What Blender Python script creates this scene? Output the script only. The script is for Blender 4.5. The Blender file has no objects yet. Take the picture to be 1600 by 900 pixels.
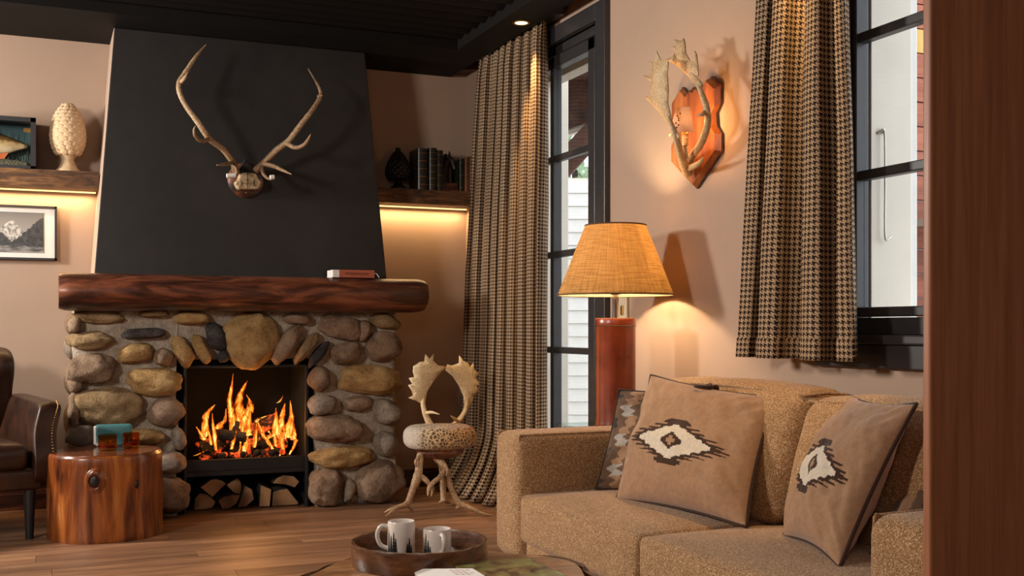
import bpy, bmesh, math, random
from mathutils import Vector, Matrix, Euler, noise

# ------------------------------------------------------------------ camera, light, exposure
SC = bpy.context.scene
COL = SC.collection
YAW = math.radians(23.17)
cam_data = bpy.data.cameras.new('camera')
cam = bpy.data.objects.new('camera', cam_data)
COL.objects.link(cam)
cam.location = (0, 0, 1.0)
cam.rotation_euler = (math.pi / 2, 0, -YAW)
cam_data.sensor_width = 36.0
cam_data.lens = 36.0 * 1722 / 1600
cam_data.shift_y = 63 / 1600
cam_data.clip_start = 0.05
SC.camera = cam

world = bpy.data.worlds.new('overcast_sky')
SC.world = world
world.use_nodes = True
wn = world.node_tree.nodes
wn['Background'].inputs['Color'].default_value = (0.86, 0.93, 1.0, 1)
wn['Background'].inputs['Strength'].default_value = 2.5

def area_light(name, loc, target, size, size_y, power, color, spread=180):
    d = bpy.data.lights.new(name, 'AREA')
    d.shape = 'RECTANGLE'; d.size = size; d.size_y = size_y; d.energy = power; d.color = color
    d.spread = math.radians(spread)
    o = bpy.data.objects.new(name, d); COL.objects.link(o)
    o.location = loc
    o.rotation_euler = (Vector(target) - Vector(loc)).to_track_quat('-Z', 'Y').to_euler()
    return o

area_light('key_light', (-1.9, 5.75, 2.0), (2.2, 3.4, .8), 0.45, 0.45, 118, (1.0, 0.93, 0.85))
area_light('front_light', (-2.4, 2.5, 2.2), (1.0, 6.3, 1.0), 0.55, 0.55, 86, (1.0, 0.92, 0.83))
area_light('fill_light', (-.6, -.9, 2.3), (1.3, 3.2, .7), 1.2, .8, 15, (1.0, 0.92, 0.84))  # unseen soft fill behind the camera, added to brighten the partition and the room
SC.view_settings.view_transform = 'Standard'
SC.view_settings.look = 'None'
SC.view_settings.exposure = 0.12
SC.view_settings.gamma = 1.0
SC.view_settings.use_curve_mapping = False
SC.cycles.max_bounces = 8
SC.cycles.transparent_max_bounces = 16
SC.cycles.caustics_reflective = False
SC.cycles.caustics_refractive = False
SC.cycles.sample_clamp_indirect = 4.0

# ------------------------------------------------------------------ building helpers
RND = random.Random(7)
V = Vector
ORIGIN = {}

def finish(name, bm, mats, parent=None, smooth=None, bevel=0, bevseg=2, subsurf=0, solid=0):
    if not isinstance(mats, (list, tuple)): mats = [mats]
    org = ORIGIN.get(parent.name, V((0, 0, 0))) if parent is not None else V((0, 0, 0))
    if org.length: bmesh.ops.translate(bm, verts=bm.verts, vec=-org)
    me = bpy.data.meshes.new(name)
    bmesh.ops.recalc_face_normals(bm, faces=bm.faces)
    bm.to_mesh(me); bm.free()
    for m in mats: me.materials.append(m)
    if smooth is not None:
        for p in me.polygons: p.use_smooth = True
        if smooth < 180: me.set_sharp_from_angle(angle=math.radians(smooth))
    o = bpy.data.objects.new(name, me); COL.objects.link(o)
    if parent is not None:
        o.parent = parent; ORIGIN[o.name] = org
    else:
        ORIGIN[o.name] = V((0, 0, 0))
    if solid:
        md = o.modifiers.new('solid', 'SOLIDIFY'); md.thickness = solid; md.offset = 0
    if bevel:
        md = o.modifiers.new('bevel', 'BEVEL'); md.width = bevel; md.segments = bevseg; md.limit_method = 'ANGLE'; md.angle_limit = math.radians(40)
    if subsurf:
        md = o.modifiers.new('subsurf', 'SUBSURF'); md.levels = subsurf; md.render_levels = subsurf
    return o

def tag(o, label=None, cat=None, group=None, kind=None):
    if label: o['label'] = label
    if cat: o['category'] = cat
    if group: o['group'] = group
    if kind: o['kind'] = kind
    return o

def thing(name, label, cat, loc, group=None):
    o = bpy.data.objects.new(name, None); COL.objects.link(o)
    o.empty_display_size = .05
    o.location = loc; ORIGIN[o.name] = V(loc)
    return tag(o, label, cat, group)

def whole(name, bm, mats, label, cat, group=None, **k):      # a thing that is one mesh
    return tag(finish(name, bm, mats, None, **k), label, cat, group)

def structure(name, bm, mats, **k):
    return tag(finish(name, bm, mats, None, **k), kind='structure')

def share(name, src, parent, matrix):                        # a further piece using the same mesh
    o = bpy.data.objects.new(name, src.data); COL.objects.link(o)
    o.parent = parent; o.matrix_local = matrix
    ORIGIN[o.name] = ORIGIN.get(parent.name, V((0, 0, 0)))
    return o

def B(): return bmesh.new()

def box(bm, x0, x1, y0, y1, z0, z1, mi=0, rot=None, piv=None):
    vs = [bm.verts.new((x, y, z)) for z in (z0, z1) for y in (y0, y1) for x in (x0, x1)]
    fs = [(0, 2, 3, 1), (4, 5, 7, 6), (0, 1, 5, 4), (2, 6, 7, 3), (0, 4, 6, 2), (1, 3, 7, 5)]
    for f in fs:
        fc = bm.faces.new([vs[i] for i in f]); fc.material_index = mi
    if rot is not None:
        c = V(piv) if piv is not None else V(((x0 + x1) / 2, (y0 + y1) / 2, (z0 + z1) / 2))
        bmesh.ops.rotate(bm, verts=vs, cent=c, matrix=rot)
    return vs

def catmull(pts, n=6):
    P = [V(p) for p in pts]
    if len(P) < 3: return [P[0].lerp(P[-1], i / n) for i in range(n + 1)]
    out = []
    Q = [P[0] * 2 - P[1]] + P + [P[-1] * 2 - P[-2]]
    for i in range(1, len(Q) - 2):
        a, b, c, d = Q[i - 1:i + 3]
        for k in range(n):
            t = k / n
            out.append(.5 * (2 * b + (c - a) * t + (2 * a - 5 * b + 4 * c - d) * t * t + (3 * b - a - 3 * c + d) * t ** 3))
    out.append(P[-1]); return out

def tube(bm, pts, r, seg=10, sub=5, rough=0, seed=0, smooth=True, mi=0, flat=None, closed=False):
    """round bar along a path; r is a number or a list of radii along the given points"""
    n0 = len(pts)
    P = catmull(pts, sub) if smooth and n0 > 2 else [V(p) for p in pts]
    m = len(P)
    R = r if isinstance(r, (list, tuple)) else [r] * n0
    up = None; rings = []
    for i, p in enumerate(P):
        q0 = P[(i - 1) % m] if closed else P[max(i - 1, 0)]
        q1 = P[(i + 1) % m] if closed else P[min(i + 1, m - 1)]
        d = (q1 - q0)
        d = d.normalized() if d.length > 1e-9 else V((0, 0, 1))
        if up is None: up = V((0, 0, 1)) if abs(d.z) < .9 else V((0, 1, 0))
        a = (up - d * up.dot(d))
        a = a.normalized() if a.length > 1e-6 else d.orthogonal().normalized()
        up = a; b = d.cross(a)
        f = i / max(m - 1, 1) * (len(R) - 1); k = min(int(f), len(R) - 2) if len(R) > 1 else 0
        rr = R[k] + (R[min(k + 1, len(R) - 1)] - R[k]) * (f - k)
        ring = []
        for j in range(seg):
            an = 2 * math.pi * j / seg
            e = a * math.cos(an) + b * math.sin(an)
            q = rr
            if rough: q *= 1 + rough * noise.noise(V((p + e * rr) * 55) + V((seed, 0, 0)))
            ring.append(bm.verts.new(p + e * q))
        rings.append(ring)
    top = m if closed else m - 1
    for i in range(top):
        for j in range(seg):
            A, Bq = rings[i], rings[(i + 1) % m]
            f = bm.faces.new((A[j], A[(j + 1) % seg], Bq[(j + 1) % seg], Bq[j])); f.material_index = mi
    if not closed:
        for ring in (rings[0], rings[-1]):
            f = bm.faces.new(ring); f.material_index = mi

def lathe(bm, prof, c=(0, 0, 0), seg=32, mi=0, sx=1, sy=1, jit=None):
    rings = []
    for r, z in prof:
        if r < 1e-6: rings.append([bm.verts.new((c[0], c[1], c[2] + z))]); continue
        ring = []
        for j in range(seg):
            a = 2 * math.pi * j / seg
            q = r * (jit(a, z) if jit else 1)
            ring.append(bm.verts.new((c[0] + q * sx * math.cos(a), c[1] + q * sy * math.sin(a), c[2] + z)))
        rings.append(ring)
    for A, D in zip(rings, rings[1:]):
        if len(A) == 1 and len(D) == 1: continue
        for j in range(seg):
            k = (j + 1) % seg
            if len(A) == 1: f = bm.faces.new((A[0], D[k], D[j]))
            elif len(D) == 1: f = bm.faces.new((A[j], A[k], D[0]))
            else: f = bm.faces.new((A[j], A[k], D[k], D[j]))
            f.material_index = mi

def prism(bm, outline, vec, mi=0):
    """solid from a closed 3D outline swept by vec"""
    a = [bm.verts.new(p) for p in outline]
    b = [bm.verts.new(V(p) + V(vec)) for p in outline]
    n = len(a)
    for fs in (a, b[::-1]):
        f = bm.faces.new(fs); f.material_index = mi
    for i in range(n):
        f = bm.faces.new((a[i], b[i], b[(i + 1) % n], a[(i + 1) % n])); f.material_index = mi
    bm.normal_update(); bmesh.ops.triangulate(bm, faces=[f for f in bm.faces if len(f.verts) > 4])

def axis_list(h, r, n):
    ins = [-(h - r) + 2 * (h - r) * i / n for i in range(n + 1)]
    e = [r * (1 - .25), r * (1 - .5), r * (1 - .75)]
    return [-h, -h + r * .12, -h + r * .3, -h + r * .6] + ins + [h - r * .6, h - r * .3, h - r * .12, h]

def rbox(bm, lo, hi, r, n=5, puff=(0, 0, 0), wob=0, seed=0, shear=None):
    """rounded, puffed block"""
    lo, hi = V(lo), V(hi); c = (lo + hi) / 2; h = (hi - lo) / 2
    r = min(r, min(h) * .95)
    ax = [axis_list(h[i], r, n) for i in range(3)]
    new = []
    for d in range(3):
        u, w = (d + 1) % 3, (d + 2) % 3
        for s in (-1, 1):
            g = []
            for a in ax[u]:
                row = []
                for b in ax[w]:
                    p = V((0, 0, 0)); p[d] = s * h[d]; p[u] = a; p[w] = b
                    row.append(bm.verts.new(p))
                g.append(row)
            for i in range(len(g) - 1):
                for j in range(len(g[0]) - 1):
                    bm.faces.new((g[i][j], g[i + 1][j], g[i + 1][j + 1], g[i][j + 1]))
            new += [v for row in g for v in row]
    for v in new:
        p = v.co; q = V([max(-(h[i] - r), min(h[i] - r, p[i])) for i in range(3)])
        d = p - q
        if d.length > 1e-9: p = q + d.normalized() * r
        k = [1 - (p[i] / h[i]) ** 2 for i in range(3)]
        k = [max(0, x) for x in k]
        p = V((p.x + puff[0] * p.x / h.x * (k[1] * k[2]) ** .7, p.y + puff[1] * p.y / h.y * (k[0] * k[2]) ** .7, p.z + puff[2] * p.z / h.z * (k[0] * k[1]) ** .7))
        if wob: p = p + V((noise.noise(p * 6 + V((seed, 0, 0))), noise.noise(p * 6 + V((0, seed, 3))), noise.noise(p * 6 + V((5, 0, seed))))) * wob
        if shear: p = p + V(shear) * (p.z + h.z)
        v.co = p + c
    bmesh.ops.remove_doubles(bm, verts=new, dist=1e-5)

# ------------------------------------------------------------------ material helpers
class Mat:
    def __init__(s, name):
        s.m = bpy.data.materials.new(name); s.m.use_nodes = True
        s.t = s.m.node_tree; s.p = s.t.nodes['Principled BSDF']; s.out = s.t.nodes['Material Output']
    def n(s, typ, ins=None, **props):
        nd = s.t.nodes.new('ShaderNode' + typ)
        for k, v in props.items(): setattr(nd, k, v)
        for k, v in (ins or {}).items(): s.put(nd.inputs[k], v)
        return nd
    def put(s, sock, v):
        if isinstance(v, bpy.types.NodeSocket): s.t.links.new(v, sock)
        elif isinstance(v, (tuple, list)) and len(v) == 3 and sock.type == 'RGBA': sock.default_value = (*v, 1)
        else: sock.default_value = v
    def set(s, **k):
        for a, v in k.items(): s.put(s.p.inputs[a.replace('_', ' ')], v)
    def math(s, op, a, b=0.0, c=None):
        nd = s.n('Math', {0: a, 1: b}, operation=op)
        if c is not None: s.put(nd.inputs[2], c)
        return nd.outputs[0]
    def coord(s, which='Object', scale=(1, 1, 1), rot=(0, 0, 0)):
        tc = s.n('TexCoord')
        return s.n('Mapping', {'Vector': tc.outputs[which], 'Scale': scale, 'Rotation': rot}).outputs[0]
    def noise(s, vec, scale, detail=4, rough=.55, dist=0):
        return s.n('TexNoise', {'Vector': vec, 'Scale': scale, 'Detail': detail, 'Roughness': rough, 'Distortion': dist}).outputs['Fac']
    def ramp(s, fac, stops, interp='LINEAR'):
        nd = s.n('ValToRGB', {'Fac': fac}); cr = nd.color_ramp; cr.interpolation = interp
        while len(cr.elements) > 1: cr.elements.remove(cr.elements[-1])
        cr.elements[0].position = stops[0][0]; cr.elements[0].color = (*stops[0][1], 1)
        for p, c in stops[1:]:
            e = cr.elements.new(p); e.color = (*c, 1)
        return nd.outputs['Color']
    def mix(s, fac, a, b, mode='MIX'):
        nd = s.n('Mix', data_type='RGBA', blend_type=mode)
        s.put(nd.inputs[0], fac); s.put(nd.inputs[6], a); s.put(nd.inputs[7], b)
        return nd.outputs[2]
    def bump(s, h, strength=.3, dist=.01):
        s.set(Normal=s.n('Bump', {'Height': h, 'Strength': strength, 'Distance': dist}).outputs[0])
    def rnd(s): return s.n('ObjectInfo').outputs['Random']

def g(c):                                             # sRGB 0-255 -> linear
    return tuple(((v / 255) / 12.92 if v <= 10 else ((v / 255 + .055) / 1.055) ** 2.4) for v in c)

def plain(name, c, rough=.6, metal=0, var=.12, scale=12, bump=0, bscale=60, spec=.5, coat=0):
    m = Mat(name); co = m.coord()
    f = m.noise(co, scale)
    dk = tuple(x * (1 - var) for x in c); lt = tuple(min(1, x * (1 + var)) for x in c)
    m.set(Base_Color=m.ramp(f, [(.3, dk), (.7, lt)]), Roughness=rough, Metallic=metal, Specular_IOR_Level=spec, Coat_Weight=coat)
    if bump: m.bump(m.noise(co, bscale), bump)
    return m.m

def wood(name, dark, mid, light, stretch=(1, 14, 14), scale=1.6, rough=.4, bump=.15, rnd=.0, coat=0, contrast=(.3, .5, .7), spec=.5):
    m = Mat(name); co = m.coord(scale=stretch)
    if rnd:
        co = m.n('VectorMath', {0: co, 1: m.n('CombineXYZ', {0: m.math('MULTIPLY', m.rnd(), 37.), 1: m.math('MULTIPLY', m.rnd(), 91.)}).outputs[0]}, operation='ADD').outputs[0]
    f1 = m.noise(co, scale, 6, .6, .6); f2 = m.noise(co, scale * 5, 3, .6)
    f = m.math('ADD', m.math('MULTIPLY', f1, .75), m.math('MULTIPLY', f2, .25))
    c = m.ramp(f, [(contrast[0], dark), (contrast[1], mid), (contrast[2], light)])
    if rnd:
        k = m.math('ADD', m.math('MULTIPLY', m.rnd(), rnd * 2), 1 - rnd)
        c = m.mix(1.0, c, m.n('CombineColor', {0: k, 1: k, 2: k}).outputs[0], 'MULTIPLY')
    m.set(Base_Color=c, Roughness=m.math('ADD', m.math('MULTIPLY', f2, .25), rough - .12), Coat_Weight=coat, Coat_Roughness=.15, Specular_IOR_Level=spec)
    if bump: m.bump(f, bump, .005)
    return m.m

def emit(name, c, strength):
    m = Mat(name); m.set(Base_Color=(0, 0, 0), Emission_Color=c, Emission_Strength=strength); return m.m

# ------------------------------------------------------------------ materials
M = {}
M['wall'] = plain('warm beige plaster', g((175, 150, 131)), .85, var=.03, scale=3, bump=.08, bscale=180, spec=.2)
M['black_paint'] = plain('black ceiling paint', g((15, 12, 11)), .7, var=.15, scale=4, bump=.05, spec=.2)
M['black_trim'] = plain('black satin trim', g((48, 46, 48)), .38, var=.1, scale=20)
M['cream'] = plain('cream outside paint', g((226, 218, 202)), .6, var=.04, scale=6)
M['white_board'] = plain('white weathered boards', g((232, 230, 224)), .7, var=.05, scale=8)
M['steel'] = plain('brushed steel', g((190, 186, 178)), .3, metal=1, var=.05)
M['chrome'] = plain('chrome', g((220, 216, 210)), .12, metal=1, var=.02)
M['brass'] = plain('dull brass', g((176, 140, 80)), .35, metal=1, var=.1)
M['black_iron'] = plain('black iron', g((22, 21, 22)), .5, var=.2, bump=.1)
M['soot'] = plain('sooty firebrick', g((4, 3, 3)), .95, var=.3, bump=.3, bscale=30)
M['plank'] = wood('oiled brown floorboards', g((88, 60, 42)), g((130, 92, 66)), g((168, 126, 92)), (1, 11, 11), 1.3, .44, .1, rnd=.28)
M['beam'] = wood('rustic hewn timber', g((36, 22, 12)), g((92, 60, 32)), g((150, 106, 62)), (1.6, 9, 9), 2.6, .6, .6, contrast=(.36, .5, .66))
M['partition'] = wood('red brown veneer', g((132, 78, 50)), g((166, 104, 70)), g((190, 126, 88)), (26, 26, 1), 1.5, .42, .05, contrast=(.3, .5, .75))
M['mortar'] = plain('rough grey mortar', g((168, 154, 138)), .95, var=.3, scale=30, bump=1, bscale=120, spec=.2)
def hood_mat():
    m = Mat('blackened plaster'); co = m.coord()
    f = m.noise(co, 1.6, 5, .6); f2 = m.noise(co, 9, 4)
    m.set(Base_Color=m.ramp(m.math('ADD', m.math('MULTIPLY', f, .7), m.math('MULTIPLY', f2, .3)), [(.35, g((24, 21, 20))), (.7, g((41, 37, 35)))]), Roughness=.6)
    m.bump(f2, .12, .01); return m.m
M['hood'] = hood_mat()

def stone_mat(i, dark, mid, light):
    m = Mat('river stone %d' % i); co = m.coord()
    co = m.n('VectorMath', {0: co, 1: m.n('CombineXYZ', {0: m.math('MULTIPLY', m.rnd(), 40.), 2: m.math('MULTIPLY', m.rnd(), 23.)}).outputs[0]}, operation='ADD').outputs[0]
    f1 = m.noise(co, 9, 6, .7); f2 = m.noise(co, 90, 5, .75)
    f = m.math('ADD', m.math('MULTIPLY', f1, .65), m.math('MULTIPLY', f2, .35))
    m.set(Base_Color=m.ramp(f, [(.33, dark), (.5, mid), (.68, light)]), Roughness=.82, Specular_IOR_Level=.3)
    m.bump(m.math('ADD', f, m.math('MULTIPLY', f2, .5)), 1.0, .018); return m.m
STONE_MATS = [stone_mat(1, g((110, 84, 48)), g((192, 152, 98)), g((224, 192, 138))),      # yellow
              stone_mat(2, g((80, 60, 46)), g((154, 126, 102)), g((192, 166, 140))),        # brown
              stone_mat(3, g((92, 82, 74)), g((168, 150, 132)), g((204, 188, 168))),      # grey
              stone_mat(4, g((30, 27, 29)), g((74, 68, 68)), g((128, 118, 112))),         # dark
              stone_mat(5, g((82, 66, 42)), g((160, 130, 92)), g((198, 168, 126)))]       # olive

def log_mat():
    m = Mat('varnished mantel log'); co = m.coord(scale=(1.7, 7, 7))
    f1 = m.noise(co, 1.5, 6, .6, 1.0); f2 = m.noise(m.coord(scale=(3, 30, 30)), 2, 4)
    f = m.math('ADD', m.math('MULTIPLY', f1, .8), m.math('MULTIPLY', f2, .2))
    m.set(Base_Color=m.ramp(f, [(.36, g((34, 16, 12))), (.47, g((76, 40, 26))), (.55, g((116, 64, 42))), (.72, g((158, 98, 66)))]), Roughness=.38, Coat_Weight=.25, Coat_Roughness=.3)
    m.bump(f, .25, .01); return m.m
M['mantel'] = log_mat()

def stump_mat():
    m = Mat('varnished stump side'); co = m.coord(scale=(9, 9, 1.2))
    f1 = m.noise(co, 1.4, 6, .6, .8); f2 = m.noise(m.coord(scale=(40, 40, 3)), 1, 3)
    f = m.math('ADD', m.math('MULTIPLY', f1, .75), m.math('MULTIPLY', f2, .25))
    m.set(Base_Color=m.ramp(f, [(.36, g((46, 18, 8))), (.48, g((112, 54, 20))), (.58, g((156, 88, 36))), (.76, g((200, 138, 74)))]), Roughness=.3, Coat_Weight=.4, Coat_Roughness=.15)
    m.bump(f, .2, .006); return m.m
M['stump_side'] = stump_mat()
def ring_mat(name, dark, light, rough=.25, coat=.5):
    m = Mat(name); co = m.coord()
    w = m.n('TexWave', {'Vector': co, 'Scale': 9, 'Distortion': 2.5, 'Detail': 3}, wave_type='RINGS', rings_direction='Z').outputs['Fac']
    f = m.math('ADD', m.math('MULTIPLY', w, .35), m.math('MULTIPLY', m.noise(co, 6, 5), .65))
    m.set(Base_Color=m.ramp(f, [(.3, dark), (.7, light)]), Roughness=rough, Coat_Weight=coat, Coat_Roughness=.12)
    return m.m
M['stump_top'] = ring_mat('polished stump top', g((84, 40, 20)), g((138, 76, 42)))
M['cut_wood'] = ring_mat('split firewood', g((104, 72, 46)), g((178, 138, 98)), .8, 0)
M['bark'] = plain('dark bark', g((48, 38, 32)), .9, var=.4, scale=20, bump=1, bscale=30)
M['bark_brown'] = plain('brown live edge bark', g((104, 72, 48)), .85, var=.5, scale=24, bump=1, bscale=40)
M['char'] = plain('charred wood', g((20, 16, 14)), .9, var=.5, scale=25, bump=1, bscale=40)
M['knot'] = plain('dark knot', g((26, 14, 8)), .5, var=.4, scale=40, bump=.6)

def antler_mat(name, a, b, c):
    m = Mat(name); co = m.coord()
    f = m.math('ADD', m.math('MULTIPLY', m.noise(co, 6, 3), .5), m.math('MULTIPLY', m.noise(co, 110, 4), .5))
    m.set(Base_Color=m.ramp(f, [(.32, a), (.5, b), (.68, c)]), Roughness=.5, Specular_IOR_Level=.4)
    m.bump(m.noise(co, 120, 3), .5, .004); return m.m
M['antler'] = antler_mat('brown antler', g((92, 66, 46)), g((158, 126, 94)), g((208, 182, 148)))
M['antler_pale'] = antler_mat('pale antler', g((184, 150, 104)), g((222, 196, 152)), g((240, 222, 188)))
M['antler_tan'] = antler_mat('tan fallow antler', g((138, 102, 66)), g((196, 162, 118)), g((224, 200, 164)))
M['antler_tip'] = plain('dark antler tip', g((44, 30, 22)), .5, var=.3)
M['bone'] = antler_mat('old bone', g((120, 92, 60)), g((206, 182, 142)), g((228, 210, 174)))

def tweed_mat():
    m = Mat('sofa tweed'); co = m.coord()
    v = m.n('TexVoronoi', {'Vector': m.coord(scale=(1, 1, 1)), 'Scale': 480.0}).outputs['Color']
    s = m.n('SeparateColor', {0: v}).outputs[0]
    big = m.noise(co, 14, 3)
    c = m.ramp(s, [(.0, g((92, 64, 41))), (.4, g((146, 106, 69))), (.75, g((188, 144, 100))), (1, g((240, 212, 170)))])
    c = m.mix(.25, c, m.ramp(big, [(.3, g((140, 102, 65))), (.7, g((180, 138, 94)))]))
    m.set(Base_Color=c, Roughness=.92, Specular_IOR_Level=.15, Sheen_Weight=.15)
    m.bump(s, .6, .003); return m.m
M['tweed'] = tweed_mat()
def felt(name, c, var=.16, scale=60):
    m = Mat(name); co = m.coord()
    f = m.math('ADD', m.math('MULTIPLY', m.noise(co, scale, 5, .7), .6), m.math('MULTIPLY', m.noise(co, 420, 2), .4))
    m.set(Base_Color=m.ramp(f, [(.3, tuple(x * (1 - var * 1.6) for x in c)), (.7, tuple(min(1, x * (1 + var * 1.4)) for x in c))]), Roughness=.95, Specular_IOR_Level=.1, Sheen_Weight=.2)
    m.bump(f, .35, .003); return m.m
M['felt_tan'] = felt('tan wool felt', g((162, 126, 97)))
M['felt_brown'] = felt('dark brown wool', g((62, 42, 32)))
M['felt_cream'] = felt('cream wool', g((212, 198, 178)))
M['felt_mid'] = felt('mid brown wool', g((108, 84, 66)))
M['felt_char'] = felt('charcoal wool', g((66, 58, 58)))
M['felt_grey'] = felt('light grey wool', g((176, 166, 156)))

def houndstooth():
    m = Mat('houndstooth wool'); uv = m.n('TexCoord').outputs['UV']
    sp = m.n('SeparateXYZ', {0: uv})
    u = m.math('FLOOR', m.math('MULTIPLY', sp.outputs[0], 8 / .0195)); v = m.math('FLOOR', m.math('MULTIPLY', sp.outputs[1], 8 / .0195))
    warp = m.math('LESS_THAN', m.math('FLOORED_MODULO', u, 8.), 4.); weft = m.math('LESS_THAN', m.math('FLOORED_MODULO', v, 8.), 4.)
    tw = m.math('LESS_THAN', m.math('FLOORED_MODULO', m.math('ADD', u, v), 4.), 2.)
    f = m.math('ADD', m.math('MULTIPLY', warp, tw), m.math('MULTIPLY', weft, m.math('SUBTRACT', 1., tw)))
    co = m.coord(); nz = m.noise(co, 300, 3)
    lt = m.ramp(nz, [(.3, g((146, 119, 92))), (.7, g((194, 167, 136)))]); dk = m.ramp(nz, [(.3, g((30, 21, 17))), (.7, g((52, 38, 31)))])
    m.set(Base_Color=m.mix(f, lt, dk), Roughness=.95, Specular_IOR_Level=.1)
    m.bump(m.noise(co, 500, 2), .3, .002); return m.m
M['houndstooth'] = houndstooth()

def leather(name, dark, light, rough=.32, scale=7, coat=.15):
    m = Mat(name); co = m.coord()
    f = m.noise(co, scale, 5, .6); v = m.n('TexVoronoi', {'Vector': co, 'Scale': 240.}, feature='DISTANCE_TO_EDGE').outputs['Distance']
    m.set(Base_Color=m.ramp(f, [(.3, dark), (.7, light)]), Roughness=m.math('ADD', m.math('MULTIPLY', f, .2), rough - .1), Coat_Weight=coat, Coat_Roughness=.25)
    m.bump(v, .15, .002); return m.m
M['chair_leather'] = leather('brown chair leather', g((28, 14, 8)), g((58, 31, 17)), .38, 7, .05)
M['lamp_leather'] = leather('red brown lamp leather', g((104, 38, 16)), g((146, 62, 28)), .3, 9, .3)
M['black_book'] = leather('black book leather', g((16, 15, 16)), g((34, 31, 32)), .35)
M['brown_book'] = leather('brown book leather', g((88, 48, 26)), g((140, 84, 50)), .45)
M['green_book'] = leather('green book leather', g((18, 26, 14)), g((38, 48, 24)), .45)
M['gold'] = plain('gold tooling', g((170, 130, 66)), .4, metal=.8)
M['paper'] = plain('white paper', g((236, 230, 222)), .8, var=.03)
M['mug'] = plain('glazed stoneware', g((226, 212, 200)), .25, var=.02, coat=.3)
M['pine_print'] = plain('black pine print', g((26, 26, 26)), .4)

def deer_hide():
    m = Mat('spotted hide'); co = m.coord(scale=(1, 1, 1.0))
    v = m.n('TexVoronoi', {'Vector': m.n('VectorMath', {0: co, 1: m.n('VectorMath', {0: m.n('TexNoise', {'Vector': co, 'Scale': 45., 'Detail': 3.}).outputs['Color'], 'Scale': .014}, operation='SCALE').outputs[0]}, operation='ADD').outputs[0], 'Scale': 56., 'Randomness': .85}, feature='DISTANCE_TO_EDGE').outputs['Distance']
    x = m.n('SeparateXYZ', {0: co}).outputs[0]
    x = m.math('ADD', x, m.math('MULTIPLY', m.math('SUBTRACT', m.noise(co, 14, 3), .5), .10))
    edge = m.ramp(m.math('ADD', m.math('MULTIPLY', x, 2.7), .52), [(.0, g((206, 196, 182))), (.25, g((206, 176, 132))), (.75, g((196, 150, 94))), (1, g((176, 112, 52)))])
    spot = m.ramp(v, [(.07, (0, 0, 0)), (.15, (1, 1, 1))])
    c = m.mix(m.math('MULTIPLY', spot, m.ramp(m.math('ADD', m.math('MULTIPLY', x, 2.7), .52), [(.02, (.1,) * 3), (.22, (.9,) * 3), (.75, (.95,) * 3), (1, (.6,) * 3)])), edge, g((66, 42, 24)))
    m.set(Base_Color=c, Roughness=.9, Specular_IOR_Level=.15, Sheen_Weight=.3)
    m.bump(m.noise(co, 260, 3), .8, .006); return m.m
M['hide'] = deer_hide()

def glass(name, tint=(1, 1, 1), refl=.8, rough=0.0):
    m = Mat(name); m.t.nodes.remove(m.p)
    bf = m.n('NewGeometry').outputs['Backfacing']
    fr = m.n('Fresnel', {'IOR': m.math('ADD', 1.4, m.math('MULTIPLY', bf, 1 / 1.4 - 1.4))}).outputs[0]
    mx = m.n('MixShader', {0: m.math('MULTIPLY', fr, refl), 1: m.n('BsdfTransparent', {'Color': tint}).outputs[0], 2: m.n('BsdfGlossy', {'Roughness': rough}).outputs[0]})
    m.t.links.new(mx.outputs[0], m.out.inputs[0]); return m.m
M['pane'] = glass('window glass')
M['picture_glass'] = glass('matt picture glass', refl=.12, rough=.2)
M['table_glass'] = glass('green glass top', (.8, .9, .88))
M['amber'] = glass('amber glass', (.90, .54, .20))
M['bulb_glass'] = glass('clear bulb glass')
M['pinecone'] = plain('carved pale stone', g((206, 176, 138)), .75, var=.14, scale=20, bump=.35, bscale=60)

def shade_mat(name, thread_a, thread_b, trans=.42):
    m = Mat(name); m.t.nodes.remove(m.p); co = m.n('TexCoord').outputs['UV']
    a = m.noise(m.n('Mapping', {'Vector': co, 'Scale': (260, 8, 1), 'Rotation': (0, 0, .5)}).outputs[0], 1, 3, .7)
    b = m.noise(m.n('Mapping', {'Vector': co, 'Scale': (10, 200, 1), 'Rotation': (0, 0, .5)}).outputs[0], 1, 3, .7)
    f = m.math('ADD', m.math('MULTIPLY', a, .5), m.math('MULTIPLY', b, .5))
    c = m.ramp(f, [(.38, thread_a), (.58, thread_b)])
    mx = m.n('MixShader', {0: trans, 1: m.n('BsdfDiffuse', {'Color': c}).outputs[0], 2: m.n('BsdfTranslucent', {'Color': c}).outputs[0]})
    m.t.links.new(mx.outputs[0], m.out.inputs[0]); return m.m
M['linen'] = shade_mat('linen shade', g((126, 96, 56)), g((200, 168, 118)))
M['linen_plain'] = shade_mat('pale shade lining', g((224, 196, 152)), g((236, 212, 172)), .4)
M['card_shade'] = shade_mat('card shade', g((196, 160, 142)), g((206, 172, 152)), .05)
M['warm_strip'] = emit('warm light strip', (1, .62, .24), 2)
M['lamp_glow'] = emit('lamp glow', (1, .66, .3), 12)
M['downlight'] = emit('downlight glow', (1, .72, .42), 2.2)

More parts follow.
